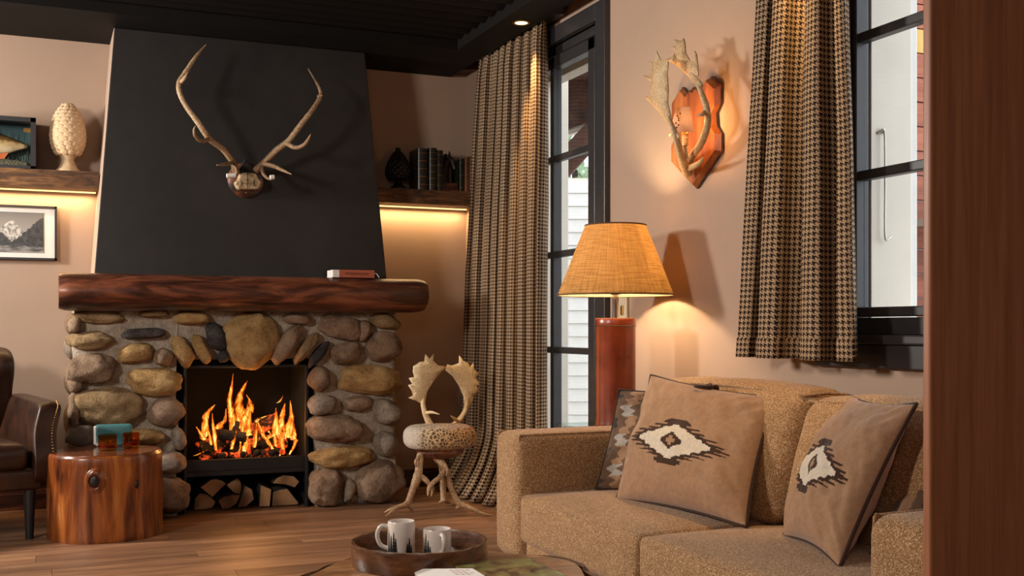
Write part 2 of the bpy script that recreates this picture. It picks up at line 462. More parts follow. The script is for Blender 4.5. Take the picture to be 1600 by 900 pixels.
# ------------------------------------------------------------------ setting
WX, WY = 2.523, 6.65
o_floor = B(); box(o_floor, -2.8, 2.76, -1.2, 6.9, -.12, -.013)
floor = structure('floor', o_floor, M['bark'])
lengths = [1.15, 1.45, 1.75, 2.1]
plank_src = []
row = 0; y = -1.2; pitch = .158
while y < WY:
    x = -2.8 - RND.uniform(0, 1.2)
    while x < WX:
        k = RND.randrange(4); L = lengths[k]
        src = next((p for p in plank_src if p[0] == k), None)
        mt = Matrix.Translation((x, y, 0))
        if x + L > -2.8 and x < WX:
            if src is None:
                bm = B(); box(bm, 0, L - .0012, 0, pitch - .0016, -.013, 0)
                p = finish('floorboard', bm, M['plank'], floor, bevel=.0012, bevseg=1)
                p.matrix_local = mt; plank_src.append((k, p))
            else:
                q = share('floorboard', src[1], floor, mt)
                md = q.modifiers.new('bevel', 'BEVEL'); md.width = .0012; md.segments = 1
        x += L
    y += pitch

bm = B(); box(bm, -2.8, WX + .235, WY, WY + .25, -.1, 2.95); structure('wall_back', bm, M['wall'])
bm = B(); box(bm, -3.0, -2.8, -1.2, WY, -.1, 2.95); structure('wall_left', bm, M['wall'])
bm = B(); box(bm, -3.0, WX + .235, -1.4, -1.2, -.1, 2.95); structure('wall_rear', bm, M['wall'])
DY0, DY1, DZ1 = 4.795, 5.93, 2.508
NY0, NY1, NZ0, NZ1 = 1.72, 2.962, .955, 2.50
bm = B()
box(bm, WX, WX + .235, DY1, WY, -.1, 2.95)
box(bm, WX, WX + .235, DY0, DY1, DZ1, 2.95)
box(bm, WX, WX + .235, NY1, DY0, -.1, 2.95)
box(bm, WX, WX + .235, NY0, NY1, -.1, NZ0); box(bm, WX, WX + .235, NY0, NY1, NZ1, 2.95)
box(bm, WX, WX + .235, -1.2, NY0, -.1, 2.95)
structure('wall_right', bm, M['wall'])

bm = B(); box(bm, -2.8, 2.415, WY - .014, WY, 0, .113); box(bm, -2.8, 2.415, WY - .02, WY, 0, .09)
structure('baseboard_back', bm, M['mantel'], bevel=.004)
bm = B(); box(bm, WX - .014, WX, NY1 - 1.3, 4.69, 0, .113); box(bm, WX - .014, WX, 6.04, WY - .02, 0, .113)
structure('baseboard_right', bm, M['mantel'], bevel=.004)

bm = B(); box(bm, -3.0, WX + .235, -1.4, WY + .25, 2.80, 2.95); ceiling = structure('ceiling', bm, M['black_paint'])
# boards of the raised ceiling: half round undersides running across the room
bm = B(); w = .1234
prof = [(w * i / 8, 2.684 - .026 * math.sin(math.pi * i / 8)) for i in range(9)]
prism(bm, [(-2.8, y, z) for y, z in prof] + [(-2.8, w, 2.80), (-2.8, 0, 2.80)], (2.8 + 2.225, 0, 0))
b0 = finish('ceiling_board', bm, M['black_paint'], ceiling, smooth=50)
yy = 5.985 - w; b0.location = (0, yy, 0)
while yy > -1.1:
    yy -= w
    share('ceiling_board', b0, ceiling, Matrix.Translation((0, yy, 0)))
bm = B(); box(bm, -2.8, 2.415, 5.98, WY, 2.61, 2.80); box(bm, 2.217, 2.415, -1.2, 5.98, 2.61, 2.80)
structure('trim_1', bm, M['black_paint'])

bm = B(); box(bm, 1.543, WX, 1.60, 1.622, 0, 2.66)
structure('wall_partition', bm, M['partition'], bevel=.006, bevseg=3)

# glazed door
door = thing('door_1', None, None, (WX, 5.36, 0)); door['kind'] = 'structure'
bm = B()
for a in ((4.695, 4.795, 0, 2.593), (DY1, DY1 + .1, 0, 2.593), (4.795, DY1, DZ1, 2.593)): box(bm, WX - .03, WX + .02, *a)
finish('casing', bm, M['black_trim'], door, bevel=.004)
bm = B()
for a in ((4.795, 4.842, 0, DZ1), (DY1 - .047, DY1, 0, DZ1), (4.842, DY1 - .047, DZ1 - .047, DZ1)): box(bm, WX + .012, WX + .07, *a)
finish('door_frame', bm, M['black_trim'], door, bevel=.003)
for ya, yb in ((4.852, 5.349), (5.351, 5.873)):
    bm = B()
    for a in ((ya, ya + (.073 if ya < 5 else .018), 0, 2.45), (yb - (.018 if ya < 5 else .073), yb, 0, 2.45), (ya, yb, 2.388, 2.45), (ya, yb, .0, .2)): box(bm, WX - .002, WX + .05, *a)
    lf = finish('door_leaf', bm, M['black_trim'], door, bevel=.004)
    g0, g1 = (ya + .073, yb - .018) if ya < 5 else (ya + .018, yb - .073)
    zs = [.2, .37, .884, 1.395, 1.907, 2.388]
    for z in zs[1:-1]:
        bm = B(); box(bm, WX + .004, WX + .042, g0, g1, z - .017, z + .017); finish('glazing_bar', bm, M['black_trim'], lf, bevel=.005)
    for za, zb in zip(zs, zs[1:]):
        bm = B(); box(bm, WX + .024, WX + .028, g0, g1, za + (.017 if za > .2 else 0), zb - (.017 if zb < 2.3 else 0)); finish('pane', bm, M['pane'], lf)
bm = B(); box(bm, WX + .07, WX + .25, DY1 - .012, DY1 + .02, 0, DZ1); box(bm, WX + .07, WX + .25, 4.78, 4.80, 0, DZ1)
box(bm, WX + .07, WX + .25, 4.80, DY1, DZ1 - .03, DZ1 + .02)
box(bm, WX + .17, WX + .26, DY1 - .06, DY1 - .012, 0, DZ1 - .03); box(bm, WX + .17, WX + .26, 4.8, DY1, DZ1 - .09, DZ1 - .03)
finish('outer_lining', bm, M['cream'], door, bevel=.004)

win = thing('window_1', None, None, (WX, 2.35, NZ0)); win['kind'] = 'structure'
bm = B()
box(bm, WX - .03, WX + .02, NY0 - .1, 3.133, .870, .9475)
finish('apron', bm, M['black_trim'], win, bevel=.004)
bm = B(); box(bm, WX - .045, WX + .05, NY0 - .1, 3.10, .9475, .979); finish('window_sill', bm, M['black_trim'], win, bevel=.006)
bm = B()
box(bm, WX - .02, WX + .02, NY1, 3.06, .979, 2.6); box(bm, WX - .02, WX + .02, NY0 - .1, 3.06, NZ1, 2.6)
finish('casing', bm, M['black_trim'], win, bevel=.004)
bm = B()
for a in ((2.955, 2.99, .979, 2.5), (NY0, NY0 + .04, .979, 2.5), (NY0, 2.955, .979, 1.035), (NY0, 2.955, 2.47, 2.5)): box(bm, WX + .0, WX + .06, *a)
finish('window_frame', bm, M['black_trim'], win, bevel=.003)
bm = B()
for a in ((2.939, 2.957, 1.038, 2.47), (2.32, 2.36, 1.038, 2.47), (2.36, 2.939, 1.038, 1.070), (2.36, 2.939, 2.44, 2.47)): box(bm, WX - .012, WX + .04, *a)
sash = finish('sash', bm, M['black_trim'], win, bevel=.004)
zs = [1.07, 1.51, 1.972, 2.44]
for z in zs[1:-1]:
    bm = B(); box(bm, WX - .006, WX + .034, 2.36, 2.939, z - .016, z + .016); finish('glazing_bar', bm, M['black_trim'], sash, bevel=.004)
for za, zb in zip(zs, zs[1:]):
    bm = B(); box(bm, WX + .02, WX + .024, 2.36, 2.939, za + (.016 if za > 1.1 else 0), zb - (.016 if zb < 2.4 else 0)); finish('pane', bm, M['pane'], sash)
bm = B(); box(bm, WX + .06, WX + .235, NY1 - .014, NY1 + .01, NZ0, NZ1)
box(bm, WX + .03, WX + .30, NY0, NY1 + .03, NZ0 - .03, NZ0 + .02)
finish('outer_lining', bm, M['cream'], win, bevel=.003)
bm = B(); box(bm, WX + .236, WX + .272, NY1 - .004, NY1 + .03, NZ0 + .02, 2.55); sh = finish('shutter_edge', bm, M['white_board'], win, bevel=.006)
bm = B()
tube(bm, [(WX + .10, NY1 - .02, 1.662), (WX + .10, NY1 - .034, 1.655), (WX + .10, NY1 - .036, 1.48), (WX + .10, NY1 - .036, 1.312), (WX + .118, NY1 - .036, 1.305), (WX + .128, NY1 - .034, 1.312)], .0035, 8)
tube(bm, [(WX + .085, NY1 - .016, 1.662), (WX + .10, NY1 - .03, 1.672), (WX + .115, NY1 - .016, 1.665)], .005, 8)
finish('shutter_hook', bm, M['steel'], win, smooth=60)
bm = B(); box(bm, WX + .237, WX + .362, 5.885, 5.925, -.2, 2.5); finish('shutter_edge', bm, M['cream'], door, bevel=.006)

# ------------------------------------------------------------------ fireplace
fp = thing('fireplace', 'fieldstone fireplace with rounded boulders set in grey mortar under a thick log mantel', 'fireplace', (1.03, 6.35, 0))
bm = B()
def noisy_block(bm, x0, x1, y0, y1, z0, z1, step=.035, amp=.022):
    n = len(bm.verts)
    rb = [max(1, round((b - a) / step)) for a, b in ((x0, x1), (y0, y1), (z0, z1))]
    lo, hi = (x0, y0, z0), (x1, y1, z1); new = []
    for d in range(3):
        u, w = (d + 1) % 3, (d + 2) % 3
        for s in (lo[d], hi[d]):
            gr = []
            for i in range(rb[u] + 1):
                row = []
                for j in range(rb[w] + 1):
                    p = V((0, 0, 0)); p[d] = s; p[u] = lo[u] + (hi[u] - lo[u]) * i / rb[u]; p[w] = lo[w] + (hi[w] - lo[w]) * j / rb[w]
                    row.append(bm.verts.new(p))
                gr.append(row)
            for i in range(rb[u]):
                for j in range(rb[w]): bm.faces.new((gr[i][j], gr[i + 1][j], gr[i + 1][j + 1], gr[i][j + 1]))
            new += [v for r in gr for v in r]
    for v in new:
        p = v.co.copy()
        k = amp if p.z > z0 + .01 else 0
        v.co = p + noise.noise_vector(p * 5) * k + noise.noise_vector(p * 17) * k * .5
    bmesh.ops.remove_doubles(bm, verts=new, dist=2e-4)
noisy_block(bm, .165, .668, 6.115, WY - .025, 0, 1.12)
noisy_block(bm, 1.424, 1.885, 6.115, WY - .025, 0, 1.12)
noisy_block(bm, .64, 1.45, 6.12, WY - .025, .832, 1.12)
finish('mortar_core', bm, M['mortar'], fp, smooth=80)

STONES = [
    (0.2855, 1.0579, 0.255, 0.066, 0.0, 4), (0.1623, 1.0171, 0.061, 0.085, 80.0, 1), (0.5521, 1.0776, 0.152, 0.044, 0.0, 4),
    (0.5023, 0.9731, 0.221, 0.057, 3.0, 3), (0.2431, 0.9373, 0.231, 0.089, 2.0, 4), (0.4593, 0.8693, 0.172, 0.104, 10.0, 0),
    (0.2477, 0.7936, 0.235, 0.152, 6.0, 1), (0.5553, 0.72, 0.277, 0.142, -3.0, 0), (0.1623, 0.7078, 0.067, 0.079, 0.0, 1),
    (0.1419, 0.7672, 0.037, 0.085, 0.0, 1), (0.3207, 0.5934, 0.337, 0.193, -4.0, 4), (0.1602, 0.57, 0.061, 0.184, 0.0, 1),
    (0.6093, 0.5565, 0.185, 0.149, 12.0, 1), (0.1939, 0.4472, 0.144, 0.125, 0.0, 2), (0.148, 0.449, 0.043, 0.066, 0.0, 2),
    (0.5071, 0.4251, 0.205, 0.087, -3.0, 0), (0.6771, 0.413, 0.069, 0.129, 15.0, 2), (0.6428, 0.2841, 0.153, 0.125, 5.0, 2),
    (0.6168, 0.1092, 0.234, 0.183, 0.0, 1), (0.2647, 0.2825, 0.285, 0.152, 4.0, 1), (0.4402, 0.2336, 0.165, 0.141, 0.0, 2),
    (0.2031, 0.1209, 0.19, 0.139, 0.0, 4), (0.4149, 0.0813, 0.234, 0.134, 0.0, 1), (0.7479, 1.0547, 0.192, 0.072, -2.0, 0),
    (0.6984, 0.8774, 0.174, 0.089, -62.0, 0), (0.7933, 0.8903, 0.17, 0.072, -65.0, 0), (0.878, 0.9517, 0.162, 0.097, -66.0, 3),
    (0.9184, 0.8514, 0.061, 0.08, -60.0, 3), (1.0584, 0.9407, 0.296, 0.293, 20.0, 0), (0.6005, 0.8444, 0.097, 0.095, 0.0, 1),
    (1.3106, 1.0496, 0.167, 0.057, -3.0, 1), (1.2538, 0.9117, 0.237, 0.099, 54.0, 1), (1.3624, 0.8897, 0.204, 0.068, 52.0, 4),
    (1.438, 0.8606, 0.177, 0.057, 50.0, 3), (1.5602, 1.0036, 0.246, 0.133, -9.0, 1), (1.6899, 0.9891, 0.082, 0.123, 70.0, 1),
    (1.8217, 1.0366, 0.175, 0.088, -10.0, 4), (1.5859, 0.8575, 0.17, 0.123, 12.0, 1), (1.8046, 0.8976, 0.208, 0.164, 0.0, 1),
    (1.7262, 0.7069, 0.364, 0.171, -4.0, 0), (1.4398, 0.7176, 0.119, 0.143, 75.0, 1), (1.4543, 0.572, 0.16, 0.111, 4.0, 2),
    (1.66, 0.5737, 0.171, 0.083, 4.0, 1), (1.8293, 0.52, 0.144, 0.18, 60.0, 2), (1.5363, 0.4353, 0.315, 0.154, -4.0, 1),
    (1.5694, 0.2737, 0.342, 0.119, 3.0, 0), (1.8217, 0.3335, 0.141, 0.139, 0.0, 2), (1.4761, 0.1078, 0.189, 0.204, 0.0, 1),
    (1.607, 0.0786, 0.074, 0.13, 80.0, 2), (1.7838, 0.1231, 0.287, 0.238, 15.0, 1)]
for i, (sx, sz, w, h, rot, ci) in enumerate(STONES):
    bm = B(); bmesh.ops.create_icosphere(bm, subdivisions=4 if max(w, h) > .2 else 3, radius=1)
    if abs(rot) > 60 and h > w * 1.1: w, h = h, w
    dep = min(.105, .045 + .35 * min(w, h))
    R = Matrix.Rotation(-math.radians(rot), 3, 'Y')
    for v in bm.verts:
        p = v.co
        q = V([math.copysign(abs(c) ** .90, c) for c in p])
        k = 1 + .20 * noise.noise(p * 1.3 + V((i * 3.1, 0, 0))) + .09 * noise.noise(p * 3.2 + V((0, i * 2.7, 0))) + .03 * noise.noise(p * 9 + V((0, 0, i)))
        q = V((q.x * w / 2 * 1.04, q.y * dep, q.z * h / 2 * 1.04)) * k
        v.co = R @ q + V((sx, 6.118, sz))
        if v.co.z < .003: v.co.z = .003
    finish('stone', bm, STONE_MATS[ci], fp, smooth=180)
# side stones that wrap the left and right ends
for i, (xx, yy, zz, w, h, ci) in enumerate([(.165, 6.32, 1.02, .2, .12, 1), (.165, 6.5, .9, .22, .14, 2), (.165, 6.34, .72, .24, .16, 1), (.165, 6.5, .5, .22, .2, 4), (.165, 6.32, .35, .25, .16, 1), (.165, 6.48, .16, .26, .2, 2),
                                       (1.885, 6.32, 1.0, .22, .12, 1), (1.885, 6.5, .84, .24, .16, 4), (1.885, 6.3, .68, .2, .14, 2), (1.885, 6.5, .5, .24, .18, 1), (1.885, 6.3, .4, .2, .14, 1), (1.885, 6.46, .17, .3, .24, 2)]):
    bm = B(); bmesh.ops.create_icosphere(bm, subdivisions=3, radius=1)
    for v in bm.verts:
        p = v.co; k = 1 + .13 * noise.noise(p * 1.5 + V((i * 5.1, 9, 0))) + .04 * noise.noise(p * 5 + V((0, i * 2.7, 9)))
        v.co = V((p.x * .05, p.y * w / 2, p.z * h / 2)) * k + V((xx, yy, zz))
    finish('stone', bm, STONE_MATS[ci], fp, smooth=180)

# log mantel
bm = B()
rings = []; nx, na = 70, 40; X0, X1 = .085, 2.025
for i in range(nx + 1):
    x = X0 + (X1 - X0) * i / nx
    e = min(i, nx - i); sh = {0: .90, 1: .975}.get(e, 1.0)
    fl = 1 + .02 * math.sin(x * 5) + (.03 if x < .5 else 0)
    ring = []
    for j in range(na):
        a = 2 * math.pi * j / na
        k = sh * fl * (1 + .05 * noise.noise(V((x * 2.2, math.cos(a) * 1.3, math.sin(a) * 1.3))) + .012 * noise.noise(V((x * 9, math.cos(a) * 6, math.sin(a) * 6))))
        z = math.sin(a) * .098 * k; z = min(z, .090 + (z - .090) * .15) if z > .09 else z
        ring.append(bm.verts.new((x, 6.055 + math.cos(a) * .15 * k, 1.19 + z)))
    rings.append(ring)
for A, D in zip(rings, rings[1:]):
    for j in range(na): bm.faces.new((A[j], A[(j + 1) % na], D[(j + 1) % na], D[j]))
bm.faces.new(rings[0]); bm.faces.new(rings[-1])
mantel = finish('mantel', bm, M['mantel'], fp, smooth=50)
mantel['label'] = 'dark red brown varnished log mantel'

# black firebox, hearth insert with the wood store below
bm = B()
box(bm, .68, .708, 6.17, WY - .02, 0, .83); box(bm, 1.383, 1.42, 6.17, WY - .02, 0, .83)
box(bm, .70, 1.39, WY - .05, WY - .02, 0, .83); box(bm, .70, 1.39, 6.17, WY - .03, .79, .83)
finish('firebox', bm, M['soot'], fp)
bm = B()
box(bm, .708, 1.383, 6.15, WY - .05, .195, .222); box(bm, .708, 1.383, 6.15, 6.175, .222, .285)
box(bm, 1.366, 1.383, 6.13, 6.17, .0, .80); box(bm, .708, .722, 6.13, 6.17, .0, .80); box(bm, .708, 1.383, 6.13, 6.17, .785, .80)
finish('hearth_insert', bm, M['black_iron'], fp, bevel=.003)

# tapered black chimney breast with beige sides
bm = B()
b = [(.252, 6.15, 1.21), (1.852, 6.15, 1.21), (1.852, WY - .001, 1.21), (.252, WY - .001, 1.21)]
t = [(.362, 6.25, 2.609), (1.741, 6.25, 2.609), (1.741, WY - .001, 2.609), (.362, WY - .001, 2.609)]
bv = [bm.verts.new(p) for p in b]; tv = [bm.verts.new(p) for p in t]
for i in range(4):
    f = bm.faces.new((bv[i], bv[(i + 1) % 4], tv[(i + 1) % 4], tv[i])); f.material_index = 0 if i == 0 else 1
bm.faces.new(bv); bm.faces.new(tv)
whole('chimney_breast', bm, [M['hood'], M['wall']], 'tapered black plaster chimney breast above the log mantel', 'chimney', bevel=.006)

# ------------------------------------------------------------------ fire and firewood
FW = [
 ('dim firewood wedge at the lower left of the wood store', [(0.7748, 6.24, 0.0021), (0.7792, 6.24, 0.0663), (0.806, 6.24, 0.0946), (0.8464, 6.24, 0.0853), (0.8915, 6.24, 0.0409), (0.8735, 6.24, 0.0096), (0.8419, 6.24, -0.0023)]),
 ('rounded pale firewood quarter lying on top at the left of the store', [(0.8044, 6.21, 0.131), (0.8334, 6.21, 0.151), (0.8603, 6.21, 0.1693), (0.8918, 6.21, 0.1722), (0.9189, 6.21, 0.1615), (0.9424, 6.21, 0.144), (0.9053, 6.21, 0.1068), (0.8693, 6.21, 0.0715)]),
 ('bright fan shaped firewood wedge on top beside the rounded quarter', [(0.9468, 6.23, 0.1319), (0.9765, 6.23, 0.1512), (1.0094, 6.23, 0.169), (1.0246, 6.23, 0.1462), (1.0315, 6.23, 0.1178), (1.0232, 6.23, 0.0739), (0.9856, 6.23, 0.0878)]),
 ('rough end of firewood on the hearth floor below the fan shaped wedge', [(0.8999, 6.21, 0.0503), (0.9279, 6.21, 0.0708), (0.9779, 6.21, 0.0808), (1.0181, 6.21, 0.0746), (0.9984, 6.21, 0.0293), (0.9597, 6.21, 0.003), (0.9234, 6.21, 0.0025)]),
 ('leaning firewood piece with bark edge near the middle of the store', [(1.0458, 6.2, 0.1266), (1.0817, 6.2, 0.1049), (1.0932, 6.2, 0.0482), (1.0494, 6.2, 0.0113), (1.0036, 6.2, 0.0091)]),
 ('square firewood billet standing upright beside the gap in the store', [(1.1275, 6.19, 0.1279), (1.1875, 6.19, 0.1002), (1.1786, 6.19, 0.0045), (1.1205, 6.19, 0.0082)]),
 ('large rough firewood block at the lower right of the wood store', [(1.1978, 6.2, 0.0832), (1.2354, 6.2, 0.0937), (1.2788, 6.2, 0.0974), (1.3419, 6.2, 0.014), (1.3405, 6.2, -0.0058), (1.1931, 6.2, 0.0017)]),
 ('half round firewood slice lying on top of the large block at right', [(1.1912, 6.19, 0.1338), (1.2193, 6.19, 0.1618), (1.2545, 6.19, 0.1765), (1.3136, 6.19, 0.1663), (1.3445, 6.19, 0.1338), (1.3184, 6.19, 0.1021), (1.271, 6.19, 0.1213)]),
]
for i, (lab, poly) in enumerate(FW):
    poly = [(p[0], p[1], max(p[2], .004)) for p in poly]
    bm = B(); prism(bm, poly, (RND.uniform(-.03, .03), .3, 0))
    bm.normal_update()
    for f in bm.faces: f.material_index = 0 if abs(f.normal.y) > .6 else 1
    whole('firewood', bm, [M['cut_wood'], M['bark']], lab, 'firewood', 'split firewood under the fire', bevel=.004)

grate = thing('fire_grate', 'black iron grate holding the burning logs', 'grate', (1.04, 6.38, .222))
bm = B(); box(bm, .78, 1.31, 6.24, 6.255, .25, .27); box(bm, .78, 1.31, 6.5, 6.515, .25, .27); finish('rail', bm, M['black_iron'], grate)
for k in range(9):
    x = .80 + k * .061
    bm = B(); box(bm, x, x + .014, 6.235, 6.52, .27, .283); box(bm, x, x + .014, 6.24, 6.254, .222, .27); finish('bar', bm, M['black_iron'], grate)

def ember_mat():
    m = Mat('glowing charred log'); co = m.coord()
    f = m.noise(co, 11, 5, .65, .4)
    m.set(Base_Color=m.ramp(f, [(.4, (.008, .006, .005)), (.7, (.05, .03, .02))]), Roughness=.9)
    m.set(Emission_Color=m.ramp(f, [(.5, (0, 0, 0)), (.62, (.55, .05, .008)), (.78, (1, .28, .04))]), Emission_Strength=2.2)
    m.bump(f, 1, .02); return m.m
M['ember'] = ember_mat()
def burning(lab, a, b, r, mat='ember'):
    bm = B(); tube(bm, [a, V(a).lerp(V(b), .5) + V((0, 0, .008)), b], [r, r * 1.05, r * .9], 12, 6, rough=.35, seed=RND.random() * 9)
    return whole('burning_log', bm, M[mat], lab, 'log', 'logs on the fire', smooth=60)
burning('charred log glowing red at the left end of the grate', (.80, 6.30, .325), (1.0, 6.42, .335), .042)
burning('black log crossing over the glowing left log', (.86, 6.40, .40), (1.06, 6.28, .385), .030, 'char')
burning('upright black log end in the middle of the flames', (1.0, 6.31, .30), (1.03, 6.40, .46), .028, 'char')
burning('glowing log lying at the right end of the grate', (1.08, 6.33, .33), (1.30, 6.40, .335), .045)
burning('ember crusted log leaning at the back right of the fire', (1.06, 6.46, .38), (1.27, 6.42, .47), .045)
bm = B()
for k in range(70):
    c = V((RND.uniform(.80, 1.29), RND.uniform(6.24, 6.48), RND.uniform(.285, .30))); s = RND.uniform(.01, .022)
    bmesh.ops.create_icosphere(bm, subdivisions=2, radius=s, matrix=Matrix.Translation(c))
tag(finish('ember_bed', bm, M['ember'], None, smooth=60), 'bed of small glowing embers spread over the grate', 'embers', kind='stuff')

def flame_mat():
    m = Mat('flame'); m.t.nodes.remove(m.p)
    uv = m.n('TexCoord').outputs['UV']; sp = m.n('SeparateXYZ', {0: uv})
    co = m.coord(scale=(14, 14, 5))
    n1 = m.noise(co, 2.4, 5, .65, 1.6)
    hgt = sp.outputs[1]; edge = sp.outputs[0]                        # v = height along tongue, u = 0 at rim, 1 in the core
    heat = m.math('ADD', m.math('SUBTRACT', m.math('MULTIPLY', edge, .75), m.math('MULTIPLY', hgt, .38)), m.math('MULTIPLY', m.math('SUBTRACT', n1, .49), 2.2))
    col = m.ramp(heat, [(.0, (.45, .02, .001)), (.22, (.9, .10, .006)), (.45, (1, .27, .02)), (.72, (1, .55, .09)), (1, (1, .82, .32))])
    st = m.ramp(heat, [(.0, (.10,) * 3), (.3, (.42,) * 3), (.62, (.62,) * 3), (1, (1,) * 3)])
    em = m.n('Emission', {'Color': col, 'Strength': m.math('MULTIPLY', st, 2.3)})
    al = m.ramp(heat, [(.0, (.05,) * 3), (.25, (.75,) * 3), (.45, (1,) * 3)])
    mx = m.n('MixShader', {0: al, 1: m.n('BsdfTransparent').outputs[0], 2: em.outputs[0]})
    m.t.links.new(mx.outputs[0], m.out.inputs[0]); return m.m
M['flame'] = flame_mat()
def flame(root, pts, widths, seed):
    """one tongue of flame: a bellied, twisted, tapering body with a front and a back skin"""
    P = catmull(pts, 8); m = len(P); NU = 8
    bm = B(); uvl = bm.loops.layers.uv.new('UVMap'); rows = []
    for i, p in enumerate(P):
        f = i / (m - 1); fw = f * (len(widths) - 1); k = min(int(fw), len(widths) - 2)
        w = widths[k] + (widths[k + 1] - widths[k]) * (fw - k)
        tw = .5 * math.sin(f * 4 + seed)
        row = []
        for j in range(2 * NU):
            a = 2 * math.pi * j / (2 * NU)
            c, s = math.cos(a), math.sin(a)
            wob = 1 + .45 * noise.noise(V((c * 1.2 + seed * 3, f * 6, s)))
            q = V((c * w * wob, s * w * .45 * wob, 0)); q.rotate(Euler((0, 0, tw)))
            row.append((bm.verts.new(V(p) + q), 1 - abs(c) ** 1.6, f))
        rows.append(row)
    n = 2 * NU
    for A, D in zip(rows, rows[1:]):
        for j in range(n):
            q = (A[j], A[(j + 1) % n], D[(j + 1) % n], D[j])
            fc = bm.faces.new([x[0] for x in q])
            for lp, x in zip(fc.loops, q): lp[uvl].uv = (x[1], x[2])
    return finish('flame', bm, M['flame'], root, smooth=180)
fire = thing('fire', 'orange and yellow flames rising from the burning logs in the fireplace', 'fire', (1.04, 6.38, .285))
FL = [
 ([(0.8669, 6.36, 0.3545), (0.8402, 6.36, 0.3875), (0.8483, 6.36, 0.4382), (0.8545, 6.36, 0.5082), (0.8793, 6.36, 0.5457), (0.9043, 6.36, 0.5706)], [.010, .02, .026, .022, .015, .003]),
 ([(0.8786, 6.4, 0.3566), (0.8755, 6.4, 0.4082), (0.8692, 6.4, 0.4598)], [.012, .016, .003]),
 ([(0.8425, 6.34, 0.3892), (0.8178, 6.34, 0.4219), (0.7994, 6.34, 0.4511)], [.014, .012, .003]),
 ([(0.9005, 6.4, 0.4072), (0.9257, 6.4, 0.4385), (0.9477, 6.4, 0.4636), (0.9635, 6.4, 0.4824), (0.9711, 6.4, 0.5436)], [.024, .028, .024, .014, .003]),
 ([(0.9921, 6.38, 0.3475), (1.0016, 6.38, 0.4052), (1.0048, 6.38, 0.4568), (0.9953, 6.38, 0.5217), (0.9858, 6.38, 0.5994), (0.9984, 6.38, 0.6701), (1.0079, 6.38, 0.7475)], [.012, .02, .028, .026, .020, .010, .002]),
 ([(1.0095, 6.41, 0.3893), (1.0414, 6.41, 0.4466), (1.0574, 6.41, 0.5112), (1.0414, 6.41, 0.5637), (1.0574, 6.41, 0.6349), (1.0927, 6.41, 0.6993)], [.022, .038, .04, .03, .022, .003]),
 ([(1.046, 6.36, 0.4311), (1.0714, 6.36, 0.4884), (1.097, 6.36, 0.533), (1.1002, 6.36, 0.5783), (1.0778, 6.36, 0.6241)], [.020, .026, .028, .016, .003]),
 ([(1.0393, 6.3, 0.3788), (1.0437, 6.3, 0.4298), (1.0393, 6.3, 0.4748), (1.011, 6.3, 0.5396)], [.006, .010, .012, .004]),
 ([(1.074, 6.3, 0.3967), (1.0771, 6.3, 0.4286), (1.0943, 6.3, 0.4794)], [.034, .024, .003]),
 ([(1.0437, 6.27, 0.2858), (1.0563, 6.27, 0.3362), (1.0815, 6.27, 0.3543), (1.1194, 6.27, 0.34)], [.010, .022, .018, .006]),
 ([(1.1462, 6.42, 0.4029), (1.1787, 6.42, 0.4214), (1.2244, 6.42, 0.4329)], [.012, .014, .004]),
 ([(1.1267, 6.42, 0.4363), (1.1592, 6.42, 0.4746), (1.2048, 6.42, 0.4928), (1.2441, 6.42, 0.4982)], [.006, .014, .012, .003]),
 ([(1.1879, 6.33, 0.3702), (1.2331, 6.33, 0.4009), (1.2396, 6.33, 0.4658), (1.2396, 6.33, 0.5439)], [.020, .030, .022, .004]),
 ([(1.2579, 6.39, 0.3685), (1.2776, 6.39, 0.4335), (1.2875, 6.39, 0.499), (1.3039, 6.39, 0.5644)], [.020, .028, .022, .004]),
 ([(1.3154, 6.35, 0.3699), (1.3187, 6.35, 0.4353), (1.3318, 6.35, 0.494), (1.3253, 6.35, 0.586)], [.024, .032, .018, .002]),
 ([(1.3311, 6.3, 0.3608), (1.3344, 6.3, 0.3997), (1.3377, 6.3, 0.4583)], [.020, .022, .004]),
 ([(1.2511, 6.29, 0.2742), (1.2705, 6.29, 0.3122), (1.2641, 6.29, 0.3644), (1.277, 6.29, 0.4093)], [.006, .014, .022, .008]),
 ([(1.3042, 6.28, 0.2761), (1.3302, 6.28, 0.3237), (1.34, 6.28, 0.3623), (1.3009, 6.28, 0.3703)], [.005, .011, .014, .006]),
 ([(1.2234, 6.28, 0.2765), (1.2041, 6.28, 0.329), (1.1721, 6.28, 0.3754), (1.1466, 6.28, 0.4085)], [.004, .012, .018, .008]),
 ([(1.2638, 6.42, 0.5669), (1.2836, 6.42, 0.5796), (1.2981, 6.42, 0.6077)], [.006, .008, .002]),
 ([(0.7766, 6.28, 0.2969), (0.7979, 6.28, 0.3022), (0.8223, 6.28, 0.3137), (0.8529, 6.28, 0.3281)], [.006, .008, .010, .004]),
]
for i, (pts, w) in enumerate(FL): flame(fire, pts, w, i * 1.7)
for i in range(22):                                                  # small licking tongues between the logs
    x = RND.uniform(.82, 1.30); y0 = RND.uniform(6.27, 6.45); z0 = RND.uniform(.30, .40); h = RND.uniform(.05, .17) * (1.3 if .88 < x < 1.12 else .9)
    w0 = RND.uniform(.008, .018); dx = RND.uniform(-.035, .035)
    flame(fire, [(x, y0, z0), (x + dx * .3, y0, z0 + h * .35), (x + dx * .9, y0, z0 + h * .7), (x + dx, y0, z0 + h)], [w0 * .7, w0, w0 * .8, .002], 50 + i * 1.3)
d = bpy.data.lights.new('firelight', 'POINT'); d.energy = 4.5; d.color = (1, .42, .12); d.shadow_soft_size = .12
o = bpy.data.objects.new('firelight', d); COL.objects.link(o); o.location = (1.05, 6.22, .56)

